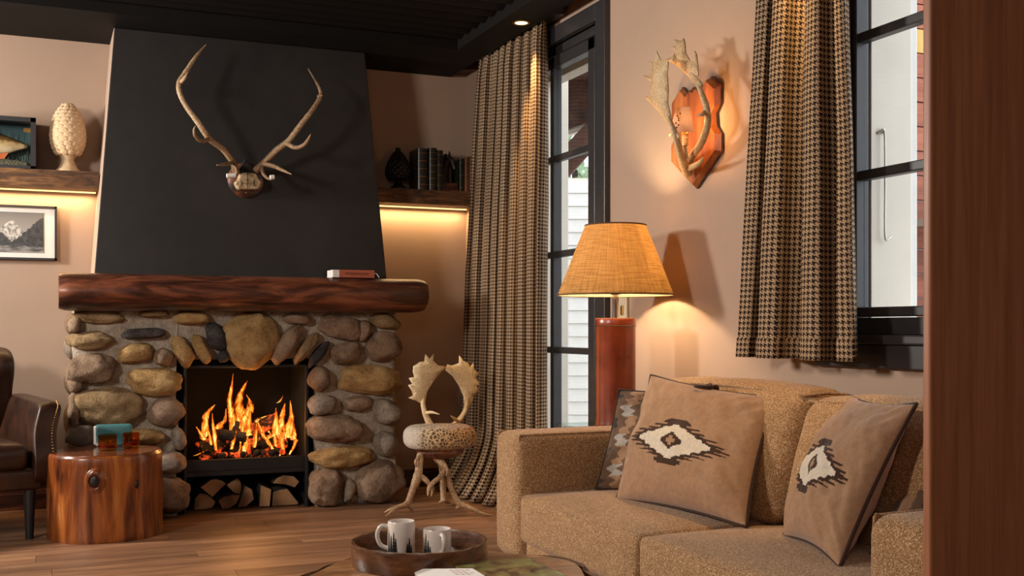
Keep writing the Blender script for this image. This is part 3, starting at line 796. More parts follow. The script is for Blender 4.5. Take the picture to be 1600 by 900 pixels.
# ------------------------------------------------------------------ antler trophy on the chimney
tr = thing('antler_trophy', 'red deer antlers on a cut skull mounted on the black chimney breast', 'antlers', (.99, 6.19, 1.95))
bm = B()
c = V((1.0429, 6.15, 1.8173))
lathe(bm, [(0, 0), (.094, 0), (.098, .006), (.098, .018), (.088, .026), (.05, .028), (0, .028)], (0, 0, 0), 40)
bmesh.ops.rotate(bm, verts=bm.verts, cent=(0, 0, 0), matrix=Matrix.Rotation(math.pi / 2, 3, 'X')); bmesh.ops.translate(bm, verts=bm.verts, vec=c + V((0, .042, 0)))
finish('mount_disc', bm, M['mantel'], tr, smooth=40)
bm = B()
prism(bm, [(0.998, 6.1, 1.8488), (1.0387, 6.1, 1.8587), (1.0871, 6.1, 1.8538), (1.1012, 6.1, 1.8218), (1.1196, 6.1, 1.8042), (1.1033, 6.1, 1.764), (0.9906, 6.1, 1.7563), (0.9693, 6.1, 1.7963), (0.9906, 6.1, 1.8126)], (0, .06, 0))
skull = finish('skull_plate', bm, M['bone'], tr, bevel=.012, bevseg=3, subsurf=0)
bm = B()
for pts in ([(1.0365, 6.087, 1.8525), (1.0397, 6.087, 1.8114), (1.0365, 6.087, 1.7614)], [(1.0002, 6.087, 1.8115), (1.0066, 6.087, 1.788), (1.0002, 6.087, 1.7682)], [(1.0794, 6.087, 1.8179), (1.0719, 6.087, 1.7936), (1.0816, 6.087, 1.7701)]): tube(bm, [V(p) + V((0, .002, 0)) for p in pts], [.001, .003, .0015], 6)
finish('suture', bm, M['char'], skull)
bm = B(); lathe(bm, [(0, 0), (.004, 0), (.003, .004), (0, .005)], (0, 0, 0), 12)
bmesh.ops.rotate(bm, verts=bm.verts, cent=(0, 0, 0), matrix=Matrix.Rotation(math.pi / 2, 3, 'X')); bmesh.ops.translate(bm, verts=bm.verts, vec=c + V((0, .016, -.068))); finish('screw', bm, M['steel'], tr, smooth=60)
bm = B(); prism(bm, [(0.9951, 6.095, 1.8642), (1.0111, 6.095, 1.8977), (1.0293, 6.095, 1.9292), (1.0464, 6.095, 1.9052), (1.0754, 6.095, 1.8797), (1.0862, 6.095, 1.8454), (1.0378, 6.095, 1.8515), (1.0004, 6.095, 1.8407)], (0, .05, 0)); finish('brow_hair', bm, M['char'], tr, bevel=.008)
for nm, segs in (('antler', [
   ([(0.9799, 6.1, 1.8478), (0.9508, 6.05, 1.9008), (0.8909, 6.0, 1.9571), (0.817, 5.95, 1.9972), (0.7523, 5.92, 2.0762), (0.6972, 5.92, 2.1496), (0.6655, 5.93, 2.2161), (0.6637, 5.95, 2.2768), (0.6981, 5.97, 2.336), (0.7543, 6.0, 2.4316), (0.8115, 6.03, 2.5096)], [.019, .0175, .0165, .0165, .0155, .0145, .0135, .0135, .014, .010, .003]),
   ([(0.6746, 5.94, 2.2809), (0.6879, 5.9, 2.2965), (0.6994, 5.88, 2.3201)], [.011, .009, .003]),
   ([(0.819, 5.95, 1.9973), (0.7698, 5.9, 1.9726), (0.7315, 5.85, 1.9909), (0.724, 5.83, 2.0178), (0.7297, 5.82, 2.0349)], [.012, .010, .009, .006, .002]),
   ([(0.954, 6.05, 1.8935), (0.8938, 5.95, 1.8656), (0.8457, 5.88, 1.8501)], [.011, .009, .003]),
   ([(0.9582, 6.05, 1.883), (0.9639, 6.0, 1.8499), (0.9622, 5.97, 1.814)], [.011, .009, .008])]),
  ('antler', [
   ([(1.0839, 6.1, 1.8645), (1.1265, 6.05, 1.9092), (1.1794, 6.0, 1.968), (1.2361, 5.96, 2.0164), (1.2945, 5.93, 2.0996), (1.3598, 5.93, 2.1877), (1.4084, 5.95, 2.2735), (1.3977, 5.98, 2.3397), (1.3572, 6.03, 2.432)], [.019, .0175, .0165, .016, .015, .0135, .012, .008, .002]),
   ([(1.394, 5.95, 2.2647), (1.4146, 5.93, 2.2702)], [.010, .003]),
   ([(1.2253, 5.96, 1.9995), (1.2579, 5.9, 1.971), (1.2899, 5.85, 1.9762), (1.3122, 5.83, 2.0064), (1.3239, 5.82, 2.0354)], [.013, .012, .011, .007, .002]),
   ([(1.1179, 6.05, 1.8956), (1.1596, 5.97, 1.8731), (1.1938, 5.9, 1.8443), (1.2302, 5.86, 1.821)], [.013, .012, .009, .003]),
   ([(1.1122, 6.06, 1.8858), (1.1044, 6.0, 1.8417), (1.1183, 5.96, 1.8084), (1.14, 5.94, 1.8007)], [.011, .010, .009, .008])])):
    bm = B()
    for pts, rad in segs: tube(bm, pts, rad, 12, 6, rough=.10, seed=3)
    finish(nm, bm, M['antler'], tr, smooth=60)
for nm, a, b, r, mt in (('candle_socket', (0.9059, 5.955, 1.8069), (0.9535, 5.955, 1.8116), .0125, 'paper'), ('candle_socket', (1.1305, 5.935, 1.8081), (1.1539, 5.935, 1.8115), .0125, 'paper'), ('bulb', (1.1539, 5.935, 1.8115), (1.1901, 5.935, 1.8156), .011, 'bulb_glass')):
    bm = B(); tube(bm, [a, b], r, 14, 1, smooth=False); finish(nm, bm, M[mt], tr, smooth=40, bevel=.002)

# ------------------------------------------------------------------ wall shelves and what stands on them
def shelf(x0, x1, y0, lab):
    t = thing('wall_shelf', lab, 'shelf', ((x0 + x1) / 2, WY, 1.76), 'hewn timber wall shelves')
    bm = B(); noisy_block(bm, x0, x1, y0, WY, 1.763, 1.851, .03, .006); finish('timber', bm, M['beam'], t, smooth=50)
    bm = B(); box(bm, x0 + .01, x1 - .01, WY - .05, WY - .030, 1.757, 1.7635); finish('light_strip', bm, M['warm_strip'], t)
    L = x1 - x0 - .06
    a = area_light('shelf_light', ((x0 + x1) / 2, WY - .05, 1.745), ((x0 + x1) / 2, WY - .03, 1.0), L, .03, 4.2 * L, (1, .64, .30))
shelf(-1.5, .296, 6.43, 'rough hewn timber shelf left of the black chimney breast with warm light beneath')
shelf(1.805, WX - .003, 6.43, 'rough hewn timber shelf right of the chimney breast carrying the old books')

# pinecone finial
pc = thing('pinecone_finial', 'pale carved pinecone finial on a footed base on the left shelf', 'ornament', (.139, 6.52, 1.853))
bm = B()
lathe(bm, [(0, 0), (.062, 0), (.062, .014), (.052, .022), (.036, .05), (.031, .072), (.037, .085), (.05, .097), (.045, .10), (0, .10)], (.139, 6.52, 1.853), 36)
finish('foot', bm, M['pinecone'], pc, smooth=40)
def cone_r(f): return .090 * max(.02, 1 - abs((f - .36) / (.66 if f > .36 else .52)) ** 2.0) ** .66
bm = B(); lathe(bm, [(0, .09)] + [(cone_r(i / 20) * .97, .097 + .285 * i / 20) for i in range(20)] + [(0, .384)], (.139, 6.52, 1.853), 32)
finish('core', bm, M['pinecone'], pc, smooth=60)
sc_src = None; rows_n = 13
for r in range(rows_n):
    f = (r + .35) / rows_n; rad = cone_r(f); n = max(6, round(12 * (rad / .09) ** .5))
    slope = (cone_r(min(f + .03, 1)) - cone_r(max(f - .03, 0))) / (.285 * (min(f + .03, 1) - max(f - .03, 0)))
    for k in range(n):
        a = 2 * math.pi * (k + .5 * (r % 2)) / n
        s = max(.45, (rad / .09) * 12 / n)
        mt = Matrix.Translation((rad * .985 * math.cos(a), rad * .985 * math.sin(a), .097 + .285 * f)) @ Matrix.Rotation(a, 4, 'Z') @ Matrix.Rotation(math.atan(slope) + .10, 4, 'Y') @ Matrix.Diagonal((.8, s, max(.7, s), 1))
        if sc_src is None:
            bm = B(); bmesh.ops.create_uvsphere(bm, u_segments=12, v_segments=8, radius=1)
            for v in bm.verts:
                p = v.co; v.co = V((p.x * .0075 + (.0035 * p.z if p.z > 0 else 0), p.y * .0275 * (1 - .2 * max(0, p.z) ** 2), p.z * .0195))
            bmesh.ops.translate(bm, verts=bm.verts, vec=V(pc.location))
            sc_src = finish('scale', bm, M['pinecone'], pc, smooth=180); sc_src.matrix_local = mt
        else: share('scale', sc_src, pc, mt)

# stuffed fish in a glazed case
fc = thing('fish_case', 'black framed glass case with a mounted fish on the left shelf', 'display case', (-.22, 6.5, 1.853))
fx0, fx1, fy0, fy1, fz0, fz1 = -.43, -.022, 6.44, 6.63, 1.853, 2.128
bm = B()
box(bm, fx0, fx1, fy0, fy1, fz0, fz0 + .012); box(bm, fx0, fx1, fy0, fy1, fz1 - .012, fz1)
box(bm, fx0, fx0 + .014, fy0, fy1, fz0, fz1); box(bm, fx1 - .014, fx1, fy0, fy1, fz0, fz1); box(bm, fx0, fx1, fy1 - .012, fy1, fz0, fz1)
for a in ((fx0, fx0 + .026, fz0, fz1), (fx1 - .026, fx1, fz0, fz1), (fx0, fx1, fz1 - .024, fz1), (fx0, fx1, fz0, fz0 + .016)): box(bm, a[0], a[1], fy0 - .006, fy0 + .006, a[2], a[3])
finish('case_frame', bm, M['black_trim'], fc)
m = Mat('painted pond backdrop'); z = m.n('SeparateXYZ', {0: m.coord()}).outputs[2]
m.set(Base_Color=m.ramp(m.math('ADD', m.math('MULTIPLY', z, 3.4), m.math('MULTIPLY', m.noise(m.coord(), 8), .12)), [(.1, g((150, 166, 158))), (.45, g((112, 146, 146))), (.85, g((66, 96, 100)))]), Roughness=.8)
bm = B(); box(bm, fx0 + .014, fx1 - .014, fy1 - .018, fy1 - .012, fz0 + .012, fz1 - .012); finish('painted_back', bm, m.m, fc)
fish_m = Mat('fish skin'); z = fish_m.n('SeparateXYZ', {0: fish_m.coord()}).outputs[2]
fish_m.set(Base_Color=fish_m.ramp(fish_m.math('ADD', fish_m.math('MULTIPLY', fish_m.math('SUBTRACT', z, .135), 9.), fish_m.math('MULTIPLY', fish_m.noise(fish_m.coord(), 40), .5)), [(.0, g((206, 186, 150))), (.3, g((188, 160, 110))), (.42, g((112, 84, 40))), (.8, g((56, 42, 22)))]), Roughness=.3)
bm = B(); rings = []
for i in range(17):
    f = i / 16; x = -.40 + .335 * f
    hh = .052 * math.sin(math.pi * min(1, .12 + f * .86)) ** .7 * (1 if f < .75 else 1 - (f - .75) * 2.2) + .004
    rings.append([bm.verts.new((x, 6.53 + hh * .42 * math.cos(a), 1.997 - .012 * f + hh * math.sin(a))) for a in [2 * math.pi * j / 14 for j in range(14)]])
for A, D in zip(rings, rings[1:]):
    for j in range(14): bm.faces.new((A[j], A[(j + 1) % 14], D[(j + 1) % 14], D[j]))
bm.faces.new(rings[0]); bm.faces.new(rings[-1]); finish('fish', bm, fish_m.m, fc, smooth=180)
M['fin'] = plain('orange fin', g((206, 104, 48)), .5)
bm = B(); prism(bm, [(-.15, 6.525, 1.955), (-.185, 6.525, 1.905), (-.205, 6.525, 1.90), (-.20, 6.525, 1.945)], (0, .006, 0)); finish('fin', bm, M['fin'], fc)
bm = B(); prism(bm, [(-.26, 6.53, 2.04), (-.30, 6.53, 2.075), (-.24, 6.53, 2.065), (-.20, 6.53, 2.04)], (0, .006, 0)); finish('fin', bm, fish_m.m, fc)
M['reed'] = plain('dried reed', g((52, 66, 54)), .8, var=.3)
bm = B()
for k in range(60):
    x = RND.uniform(fx0 + .03, fx1 - .03); y = RND.uniform(6.56, 6.60); z1 = RND.uniform(1.98, 2.09); dx = RND.uniform(-.02, .05)
    prism(bm, [(x, y, 1.87), (x + .004, y, 1.87), (x + dx + .001, y, z1), (x + dx, y, z1)], (0, .002, 0))
tag(finish('reeds', bm, M['reed'], fc), kind='stuff')
bm = B(); rbox(bm, (-.37, 6.48, 1.86), (-.055, 6.59, 1.90), .018, 6, (0, 0, .01), .006); finish('mossy_ground', bm, plain('moss and gravel', g((92, 88, 66)), .9, var=.4, scale=60, bump=1, bscale=90), fc, smooth=60)
bm = B(); box(bm, -.085, -.045, fy1 - .022, fy1 - .018, 2.075, 2.10); finish('plaque', bm, M['gold'], fc)
bm = B(); box(bm, fx0 + .02, fx1 - .02, fy0, fy0 + .003, fz0 + .012, fz1 - .02); finish('case_glass', bm, M['picture_glass'], fc)

# framed mountain photograph
pic = thing('framed_photograph', 'thin black framed mountain photograph with white mat on the left wall', 'picture', (-.20, WY, 1.377))
px0, px1, pz0, pz1 = -.52, .085, 1.377, 1.676
bm = B()
for a in ((px0, px0 + .012, pz0, pz1), (px1 - .012, px1, pz0, pz1), (px0, px1, pz0, pz0 + .012), (px0, px1, pz1 - .012, pz1)): box(bm, a[0], a[1], WY - .03, WY - .002, a[2], a[3])
finish('picture_frame', bm, M['black_trim'], pic)
bm = B(); box(bm, px0 + .01, px1 - .01, WY - .016, WY - .004, pz0 + .01, pz1 - .01); finish('mat_board', bm, M['paper'], pic)
m = Mat('mountain print'); co = m.coord(); sp = m.n('SeparateXYZ', {0: co}); X, Z = sp.outputs[0], sp.outputs[2]
wob = m.math('MULTIPLY', m.math('SUBTRACT', m.noise(co, 22, 6, .7), .5), .07)
peak = m.math('SUBTRACT', .215, m.math('MULTIPLY', m.math('ABSOLUTE', m.math('SUBTRACT', X, .055)), .85))      # far snowy peak
hill = m.math('ADD', .10, m.math('MULTIPLY', m.math('ABSOLUTE', m.math('SUBTRACT', X, .06)), .9))               # nearer dark slopes
zz = m.math('ADD', Z, wob)
sky = m.ramp(Z, [(.1, (.36, .35, .34)), (.24, (.17, .165, .165))])
snow = m.ramp(m.noise(co, 60, 5), [(.35, (.08, .08, .085)), (.6, (.55, .54, .53))])
dark = m.ramp(m.noise(co, 45, 6, .7), [(.35, (.012, .014, .018)), (.7, (.085, .085, .09))])
c = m.mix(m.math('LESS_THAN', zz, peak), sky, snow)
c = m.mix(m.math('LESS_THAN', zz, hill), c, dark)
fg = m.ramp(m.noise(m.coord(scale=(10, 1, 60)), 1, 4), [(.4, (.05, .05, .052)), (.62, (.30, .30, .29))])
c = m.mix(m.math('LESS_THAN', zz, .075), c, fg)
m.set(Base_Color=c, Roughness=.5)
bm = B(); box(bm, -.46, .017, WY - .019, WY - .016, 1.417, 1.638); finish('photograph', bm, m.m, pic)
bm = B(); box(bm, px0 + .01, px1 - .01, WY - .024, WY - .021, pz0 + .01, pz1 - .01); finish('picture_glass', bm, M['picture_glass'], pic)

# ------------------------------------------------------------------ right shelf
ZS = 1.852
pc2 = thing('dark_pinecone', 'dark bronze pinecone ornament alone at the left end of the right shelf', 'ornament', (2.03, 6.53, ZS))
bm = B(); lathe(bm, [(0, 0), (.05, 0), (.05, .015), (.03, .03), (.022, .055), (.035, .065), (0, .065)], (2.03, 6.53, ZS), 24); finish('foot', bm, M['black_iron'], pc2, smooth=40)
bm = B(); lathe(bm, [(0, .06), (.05, .065), (.072, .10), (.074, .135), (.060, .185), (.036, .225), (.018, .24), (.016, .26), (0, .265)], (2.03, 6.53, ZS), 24); finish('core', bm, M['black_iron'], pc2, smooth=60)
src = None
for r in range(9):
    f = r / 9; rad = [.062, .074, .077, .074, .068, .060, .050, .040, .028][r]
    for k in range(10):
        a = 2 * math.pi * (k + .5 * (r % 2)) / 10
        mt = Matrix.Translation((rad * .93 * math.cos(a), rad * .93 * math.sin(a), .08 + .158 * f)) @ Matrix.Rotation(a, 4, 'Z') @ Matrix.Rotation(.25 - f * .7, 4, 'Y') @ Matrix.Diagonal((1, rad / .077, 1, 1))
        if src is None:
            bm = B(); bmesh.ops.create_uvsphere(bm, u_segments=8, v_segments=5, radius=1)
            for v in bm.verts: v.co = V((v.co.x * .012, v.co.y * .026, v.co.z * .017))
            bmesh.ops.translate(bm, verts=bm.verts, vec=V(pc2.location)); src = finish('scale', bm, M['black_iron'], pc2, smooth=180); src.matrix_local = mt
        else: share('scale', src, pc2, mt)

def upright_book(lab, x0, x1, y0, y1, h, mat, group, bands=5, tilt=0, z=ZS):
    t = thing('book', lab, 'book', ((x0 + x1) / 2, (y0 + y1) / 2, z), group)
    bm = B(); tck = .003
    box(bm, x0, x0 + tck, y0, y1, z, z + h); box(bm, x1 - tck, x1, y0, y1, z, z + h)
    n = 6; cx = (x0 + x1) / 2; hw = (x1 - x0) / 2                       # rounded spine
    out = [(cx + hw * math.cos(a), y0 - hw * .35 * math.sin(a), z) for a in [math.pi * i / n for i in range(n + 1)]] + [(x0, y0 + .004, z), (x1, y0 + .004, z)]
    prism(bm, out, (0, 0, h)); finish('cover', bm, M[mat], t, smooth=50)
    bm = B(); box(bm, x0 + tck, x1 - tck, y0 + .004, y1 - .006, z + .004, z + h - .004); finish('pages', bm, M['paper'], t)
    for k in range(bands):
        zz = z + h * (.12 + .76 * k / (bands - 1))
        bm = B(); prism(bm, [(cx + hw * 1.02 * math.cos(a), y0 - .0008 - hw * .37 * math.sin(a), zz) for a in [math.pi * i / n for i in range(n + 1)]], (0, 0, .0022)); finish('gold_band', bm, M['gold'], t)
    if tilt: t.rotation_euler = (0, tilt, 0)
    return t
GB = 'old leather books on the right shelf'
upright_book('tall black leather book beside the bronze pinecone, its side turned to view', 2.125, 2.195, 6.44, 6.60, .252, 'black_book', GB)
upright_book('black leather book with gold spine bands left of the horse figurine', 2.197, 2.248, 6.43, 6.60, .258, 'black_book', GB, 6)
upright_book('narrow black leather book touching the horse figurine', 2.250, 2.292, 6.44, 6.60, .248, 'black_book', GB, 4)
upright_book('dark green book between the horse figurine and the brown books', 2.405, 2.432, 6.45, 6.60, .205, 'green_book', GB, 3)
upright_book('light brown leather book beside the green one on the right shelf', 2.434, 2.461, 6.43, 6.58, .212, 'brown_book', GB)
upright_book('brown leather book nearest the curtain on the right shelf', 2.464, 2.489, 6.43, 6.58, .224, 'brown_book', GB)
upright_book('thin black book half hidden behind the curtain edge', 2.492, 2.508, 6.43, 6.58, .214, 'black_book', GB, 4)

hf = thing('horse_figurine', 'small carved horse head figurine on a brown block between the shelf books', 'figurine', (2.35, 6.52, ZS))
bm = B(); box(bm, 2.30, 2.40, 6.46, 6.58, ZS, ZS + .055); finish('block', bm, M['mantel'], hf, bevel=.004)
bm = B()
tube(bm, [(2.325, 6.53, ZS + .05), (2.325, 6.53, ZS + .12), (2.345, 6.53, ZS + .19), (2.37, 6.53, ZS + .215)], [.040, .036, .026, .022], 14)
tube(bm, [(2.352, 6.53, ZS + .225), (2.378, 6.52, ZS + .20), (2.392, 6.515, ZS + .162), (2.396, 6.51, ZS + .145)], [.020, .021, .015, .013], 14)
finish('horse_head', bm, plain('dark carved wood', g((46, 32, 24)), .4, var=.4, scale=30), hf, smooth=60)
bm = B()
for s in (-.011, .011): prism(bm, [(2.36, 6.528 + s - .006, ZS + .232), (2.372, 6.528 + s, ZS + .232), (2.366, 6.528 + s, ZS + .265)], (0, .006, 0))
finish('ear', bm, M['knot'], hf)
bm = B(); tube(bm, [(2.315, 6.53, ZS + .07), (2.30, 6.53, ZS + .14), (2.318, 6.53, ZS + .21), (2.35, 6.53, ZS + .24)], [.012, .016, .016, .008], 8, rough=.5); finish('mane', bm, M['knot'], hf, smooth=60)

# book lying on the mantel
bk = thing('lying_book', 'terracotta book with white page edge lying flat on the log mantel', 'book', (1.62, 6.06, 1.283))
p0 = (1.52, 5.98, 1.2726); p1 = (1.7211, 5.98, 1.2725)
bx0, bx1, by0, by1, bz = p0[0], p1[0], 5.98, 6.12, 1.2815
M['terracotta'] = plain('terracotta cloth', g((176, 92, 66)), .7, var=.06)
bm = B(); box(bm, bx0, bx1, by0, by1, bz, bz + .003); box(bm, bx0, bx1, by0, by1, bz + .040, bz + .043); box(bm, bx0, bx1, by0 - .001, by0 + .004, bz, bz + .043)
finish('cover', bm, M['terracotta'], bk, bevel=.001)
bm = B(); box(bm, bx0 + .003, bx1 - .003, by0 + .004, by1 - .003, bz + .003, bz + .04); finish('pages', bm, M['paper'], bk)
bm = B(); box(bm, bx0 - .036, bx0, by0 - .002, by1 - .01, bz + .001, bz + .042); finish('page_block', bm, M['paper'], bk)
bm = B(); tube(bm, [(bx1, by0 + .01, bz + .026), (bx1 + .012, by0 + .002, bz + .024), (bx1 + .021, by0 - .002, bz + .012), (bx1 + .026, by0 - .004, bz + .003)], .0018, 6); finish('ribbon', bm, M['paper'], bk)
def text(body, size, loc, rot, mat, parent, name='lettering', extrude=.0002, sx=1):
    cu = bpy.data.curves.new(name, 'FONT'); cu.body = body; cu.size = size; cu.extrude = extrude; cu.align_x = 'CENTER'; cu.align_y = 'CENTER'
    cu.resolution_u = 3; tmp = bpy.data.objects.new('lettering_outline', cu); COL.objects.link(tmp)
    me = bpy.data.meshes.new_from_object(tmp.evaluated_get(bpy.context.evaluated_depsgraph_get())); bpy.data.objects.remove(tmp); me.materials.clear(); me.materials.append(mat)
    o = bpy.data.objects.new(name, me); COL.objects.link(o)
    o.parent = parent; o.location = V(loc) - ORIGIN[parent.name]; o.rotation_euler = rot; o.scale = (sx, 1, 1); ORIGIN[o.name] = ORIGIN[parent.name]; return o
text('WOOD BUILDINGS', .020, ((bx0 + bx1) / 2, by0 - .0015, bz + .0215), (math.pi / 2, 0, 0), M['black_book'], bk, sx=.78)

# ------------------------------------------------------------------ curtains
def curtain(name, lab, yt0, yt1, yb0, yb1, z0, z1, xc, folds, amp, seed, puddle=0, hem=.0, mid=None, group='houndstooth curtains'):
    """heavy pleated cloth hanging along the right wall; folds run top to bottom, uv in metres of cloth"""
    t = thing(name, lab, 'curtain', (xc, (yb0 + yb1) / 2, z0), group)
    def build(za, zb, nz, off=0.0):
        bm = B(); uvl = bm.loops.layers.uv.new('UVMap'); nu = folds * 22; rows = []
        for k in range(nz + 1):
            z = za + (zb - za) * k / nz; f = (z - z0) / (z1 - z0)
            row = []; U = 0; last = None
            for i in range(nu + 1):
                s = i / nu
                ph = s * folds * 2 * math.pi + .5 * math.sin(s * 9 + seed) + (1 - f) * .5 * math.sin(s * 5 + seed * 2)
                if mid: y0 = yb0 + (mid - yb0) * min(1, f / .5) if f < .5 else mid + (yt0 - mid) * (f - .5) / .5
                else: y0 = yb0 + (yt0 - yb0) * f
                y1 = yb1 + (yt1 - yb1) * f
                a = amp * (.62 + .38 * (1 - f)) * (1 + .25 * math.sin(s * 13 + seed))
                pinch = max(0, (f - .955) / .045)
                a *= 1 - .35 * pinch
                y = y0 + (y1 - y0) * s + .35 * (y1 - y0) / folds * math.sin(2 * ph) * .32
                x = xc - a * (2 * abs(math.cos(ph / 2)) ** .75 - 1) - off + .006 * noise.noise(V((s * 6, f * 4, seed)))
                if puddle and z < puddle:
                    q = ((puddle - z) / puddle) ** 1.7
                    x -= .17 * q * (.75 + .35 * math.cos(ph)) * (1 - .5 * s); y += .10 * q * (1 - s)
                    zz = z
                else: zz = z
                p = V((x, y, zz + pinch * .012 * math.cos(ph * 2)))
                if last is not None: U += math.hypot(p.x - last.x, p.y - last.y)
                last = p; row.append((bm.verts.new(p), U))
            row = [(v, u, z) for v, u in row]; rows.append(row)
        for A, D in zip(rows, rows[1:]):
            for i in range(nu):
                q = (A[i], A[i + 1], D[i + 1], D[i]); fc = bm.faces.new([x[0] for x in q])
                base = rows[len(rows) // 2]
                for lp, idx in zip(fc.loops, (i, i + 1, i + 1, i)): pass
                us = (base[i][1], base[i + 1][1], base[i + 1][1], base[i][1]); vz = (A[0][2], A[0][2], D[0][2], D[0][2])
                for lp, u, v in zip(fc.loops, us, vz): lp[uvl].uv = (u, v)
        return bm
    finish('cloth', build(z0 + hem * 0, z1, 60), M['houndstooth'], t, smooth=180, solid=.004)
    if hem:
        finish('hem', build(z0 - .002, z0 + hem, 6, .0035), M['houndstooth'], t, smooth=180, solid=.005)
    return t
curtain('curtain', 'long houndstooth curtain beside the glazed door, trailing on the floor', 6.17, 5.25, 6.45, 5.26, .012, 2.628, 2.448, 8, .046, 1.3, puddle=.42, mid=6.36)
curtain('curtain', 'short houndstooth curtain with stitched hem beside the wooden partition', 3.235, 2.865, 3.40, 2.785, .897, 2.75, 2.405, 3, .066, 4.1, hem=.068)
bm = B(); box(bm, 2.43, 2.50, 5.15, 6.25, 2.628, 2.66); box(bm, 2.43, 2.50, 2.4, 3.5, 2.64, 2.68)
structure('trim_2', bm, M['black_trim'])

dl = thing('recessed_downlight', 'small round recessed downlight glowing in the black soffit', 'light', (2.33, 5.32, 2.61))
bm = B(); lathe(bm, [(.034, -.002), (.044, -.004), (.047, -.001), (.047, .004), (.034, .004), (.034, -.002)], (2.33, 5.32, 2.61), 32); finish('ring', bm, M['brass'], dl, smooth=40)
bm = B(); lathe(bm, [(0, .001), (.034, .001), (.034, -.0015), (0, -.0015)], (2.33, 5.32, 2.61), 32); finish('lens', bm, M['downlight'], dl)
d = bpy.data.lights.new('downlight_beam', 'SPOT'); d.energy = 75; d.color = (1, .60, .26); d.spot_size = math.radians(46); d.spot_blend = .5; d.shadow_soft_size = .03
o = bpy.data.objects.new('downlight_beam', d); COL.objects.link(o); o.location = (2.33, 5.32, 2.60); o.rotation_euler = (math.radians(4), math.radians(-9), 0)

d = bpy.data.lights.new('second_downlight_beam', 'SPOT'); d.energy = 75; d.color = (1, .62, .24); d.spot_size = math.radians(44); d.spot_blend = .6; d.shadow_soft_size = .03
o = bpy.data.objects.new('second_downlight_beam', d); COL.objects.link(o); o.location = (2.31, 3.02, 2.60); o.rotation_euler = (math.radians(0), math.radians(-4), 0)

# ------------------------------------------------------------------ tree stump table and things on it
SX, SY, SR, SH = .292, 5.70, .262, .405
st = thing('stump_table', 'varnished tree stump used as a side table beside the leather armchair', 'side table', (SX, SY, 0))
jit = lambda a, z: 1 + .022 * math.sin(2 * a + 1) + .014 * math.sin(5 * a) + .012 * noise.noise(V((math.cos(a) * 2.5, math.sin(a) * 2.5, z * 2)))
def stump_r(a, z): return jit(a, z) * (1 + .008 * max(0, 1 - z / .06) ** 2)
bm = B(); lathe(bm, [(0, .0), (SR * .985, 0), (SR * 1.0, .01)] + [(SR * (1.0 - .015 * i / 12), .01 + .38 * i / 12) for i in range(1, 13)] + [(SR * .975, SH - .008), (SR * .955, SH - .001), (0, SH - .001)], (SX, SY, 0), 72, jit=stump_r)
finish('trunk', bm, M['stump_side'], st, smooth=50)
bm = B(); lathe(bm, [(0, SH - .003), (SR * .952, SH - .003), (SR * .945, SH + .002), (0, SH + .002)], (SX, SY, 0), 72, jit=jit); finish('polished_top', bm, M['stump_top'], st, smooth=40)
kp = (0.232, 5.455, 0.2913)
bm = B(); lathe(bm, [(.060, -.02), (.050, .0), (.038, .010), (.028, .017), (.022, .013), (.018, .004), (0, .002)], (0, 0, 0), 28, sy=1.4, jit=lambda a, z: 1 + .16 * noise.noise(V((math.cos(a) * 2, math.sin(a) * 2, 4))))
bmesh.ops.rotate(bm, verts=bm.verts, cent=(0, 0, 0), matrix=Matrix.Rotation(math.pi / 2, 3, 'X') )
bmesh.ops.rotate(bm, verts=bm.verts, cent=(0, 0, 0), matrix=Matrix.Rotation(-.18, 3, 'Z')); bmesh.ops.translate(bm, verts=bm.verts, vec=V((kp[0], SY - .243, kp[2])))
finish('knot_collar', bm, M['stump_side'], st, smooth=60)
bm = B(); lathe(bm, [(0, .0), (.023, .004), (.021, .014), (.012, .017), (0, .018)], (0, 0, 0), 20, sy=1.25)
bmesh.ops.rotate(bm, verts=bm.verts, cent=(0, 0, 0), matrix=Matrix.Rotation(math.pi / 2, 3, 'X')); bmesh.ops.translate(bm, verts=bm.verts, vec=V((kp[0], SY - .246, kp[2])))
finish('knot', bm, M['knot'], st, smooth=60)
kp = (0.4161, 5.47, 0.2642)
bm = B(); bmesh.ops.create_uvsphere(bm, u_segments=14, v_segments=8, radius=1)
for v in bm.verts: v.co = V((v.co.x * .010, v.co.y * .012, v.co.z * .022)) + V((kp[0], SY - .222, kp[2]))
finish('knot', bm, M['knot'], st, smooth=180)

def candle(lab, c, r, h):
    t = thing('candle_glass', lab, 'candle holder', (c[0], c[1], SH + .002), 'amber candle glasses')
    bm = B(); z = SH + .0025
    lathe(bm, [(0, 0), (r * .8, 0), (r * .97, .006), (r, .02), (r, h), (r - .005, h), (r - .005, .02), (r * .7, .012), (0, .012)], (c[0], c[1], z), 32); finish('glass', bm, M['amber'], t, smooth=50)
    bm = B(); lathe(bm, [(0, .013), (r * .8, .013), (r * .8, .028), (0, .028)], (c[0], c[1], z), 24); finish('wax', bm, plain('candle wax ' + lab[:5], g((92, 52, 22)), .4), t, smooth=40)
    return t
candle('amber candle glass nearest the front knot of the stump', (0.2999, 5.687, 0.407), .044, .078)
candle('amber candle glass at the right, behind its twin on the stump', (0.4142, 5.7625, 0.407), .041, .076)
tb = (0.3371, 5.876, 0.407)
bx = thing('keepsake_tin', 'teal and white rounded box standing behind the amber glasses', 'box', (tb[0], tb[1] + .02, SH + .002))
m = Mat('teal wash'); co = m.coord(); x = m.n('SeparateXYZ', {0: co}).outputs
f = m.math('ADD', m.math('MULTIPLY', x[2], 7.), m.math('ADD', m.math('MULTIPLY', x[0], 1.6), m.math('MULTIPLY', m.noise(m.coord(scale=(4, 4, 14)), 3, 4), .7)))
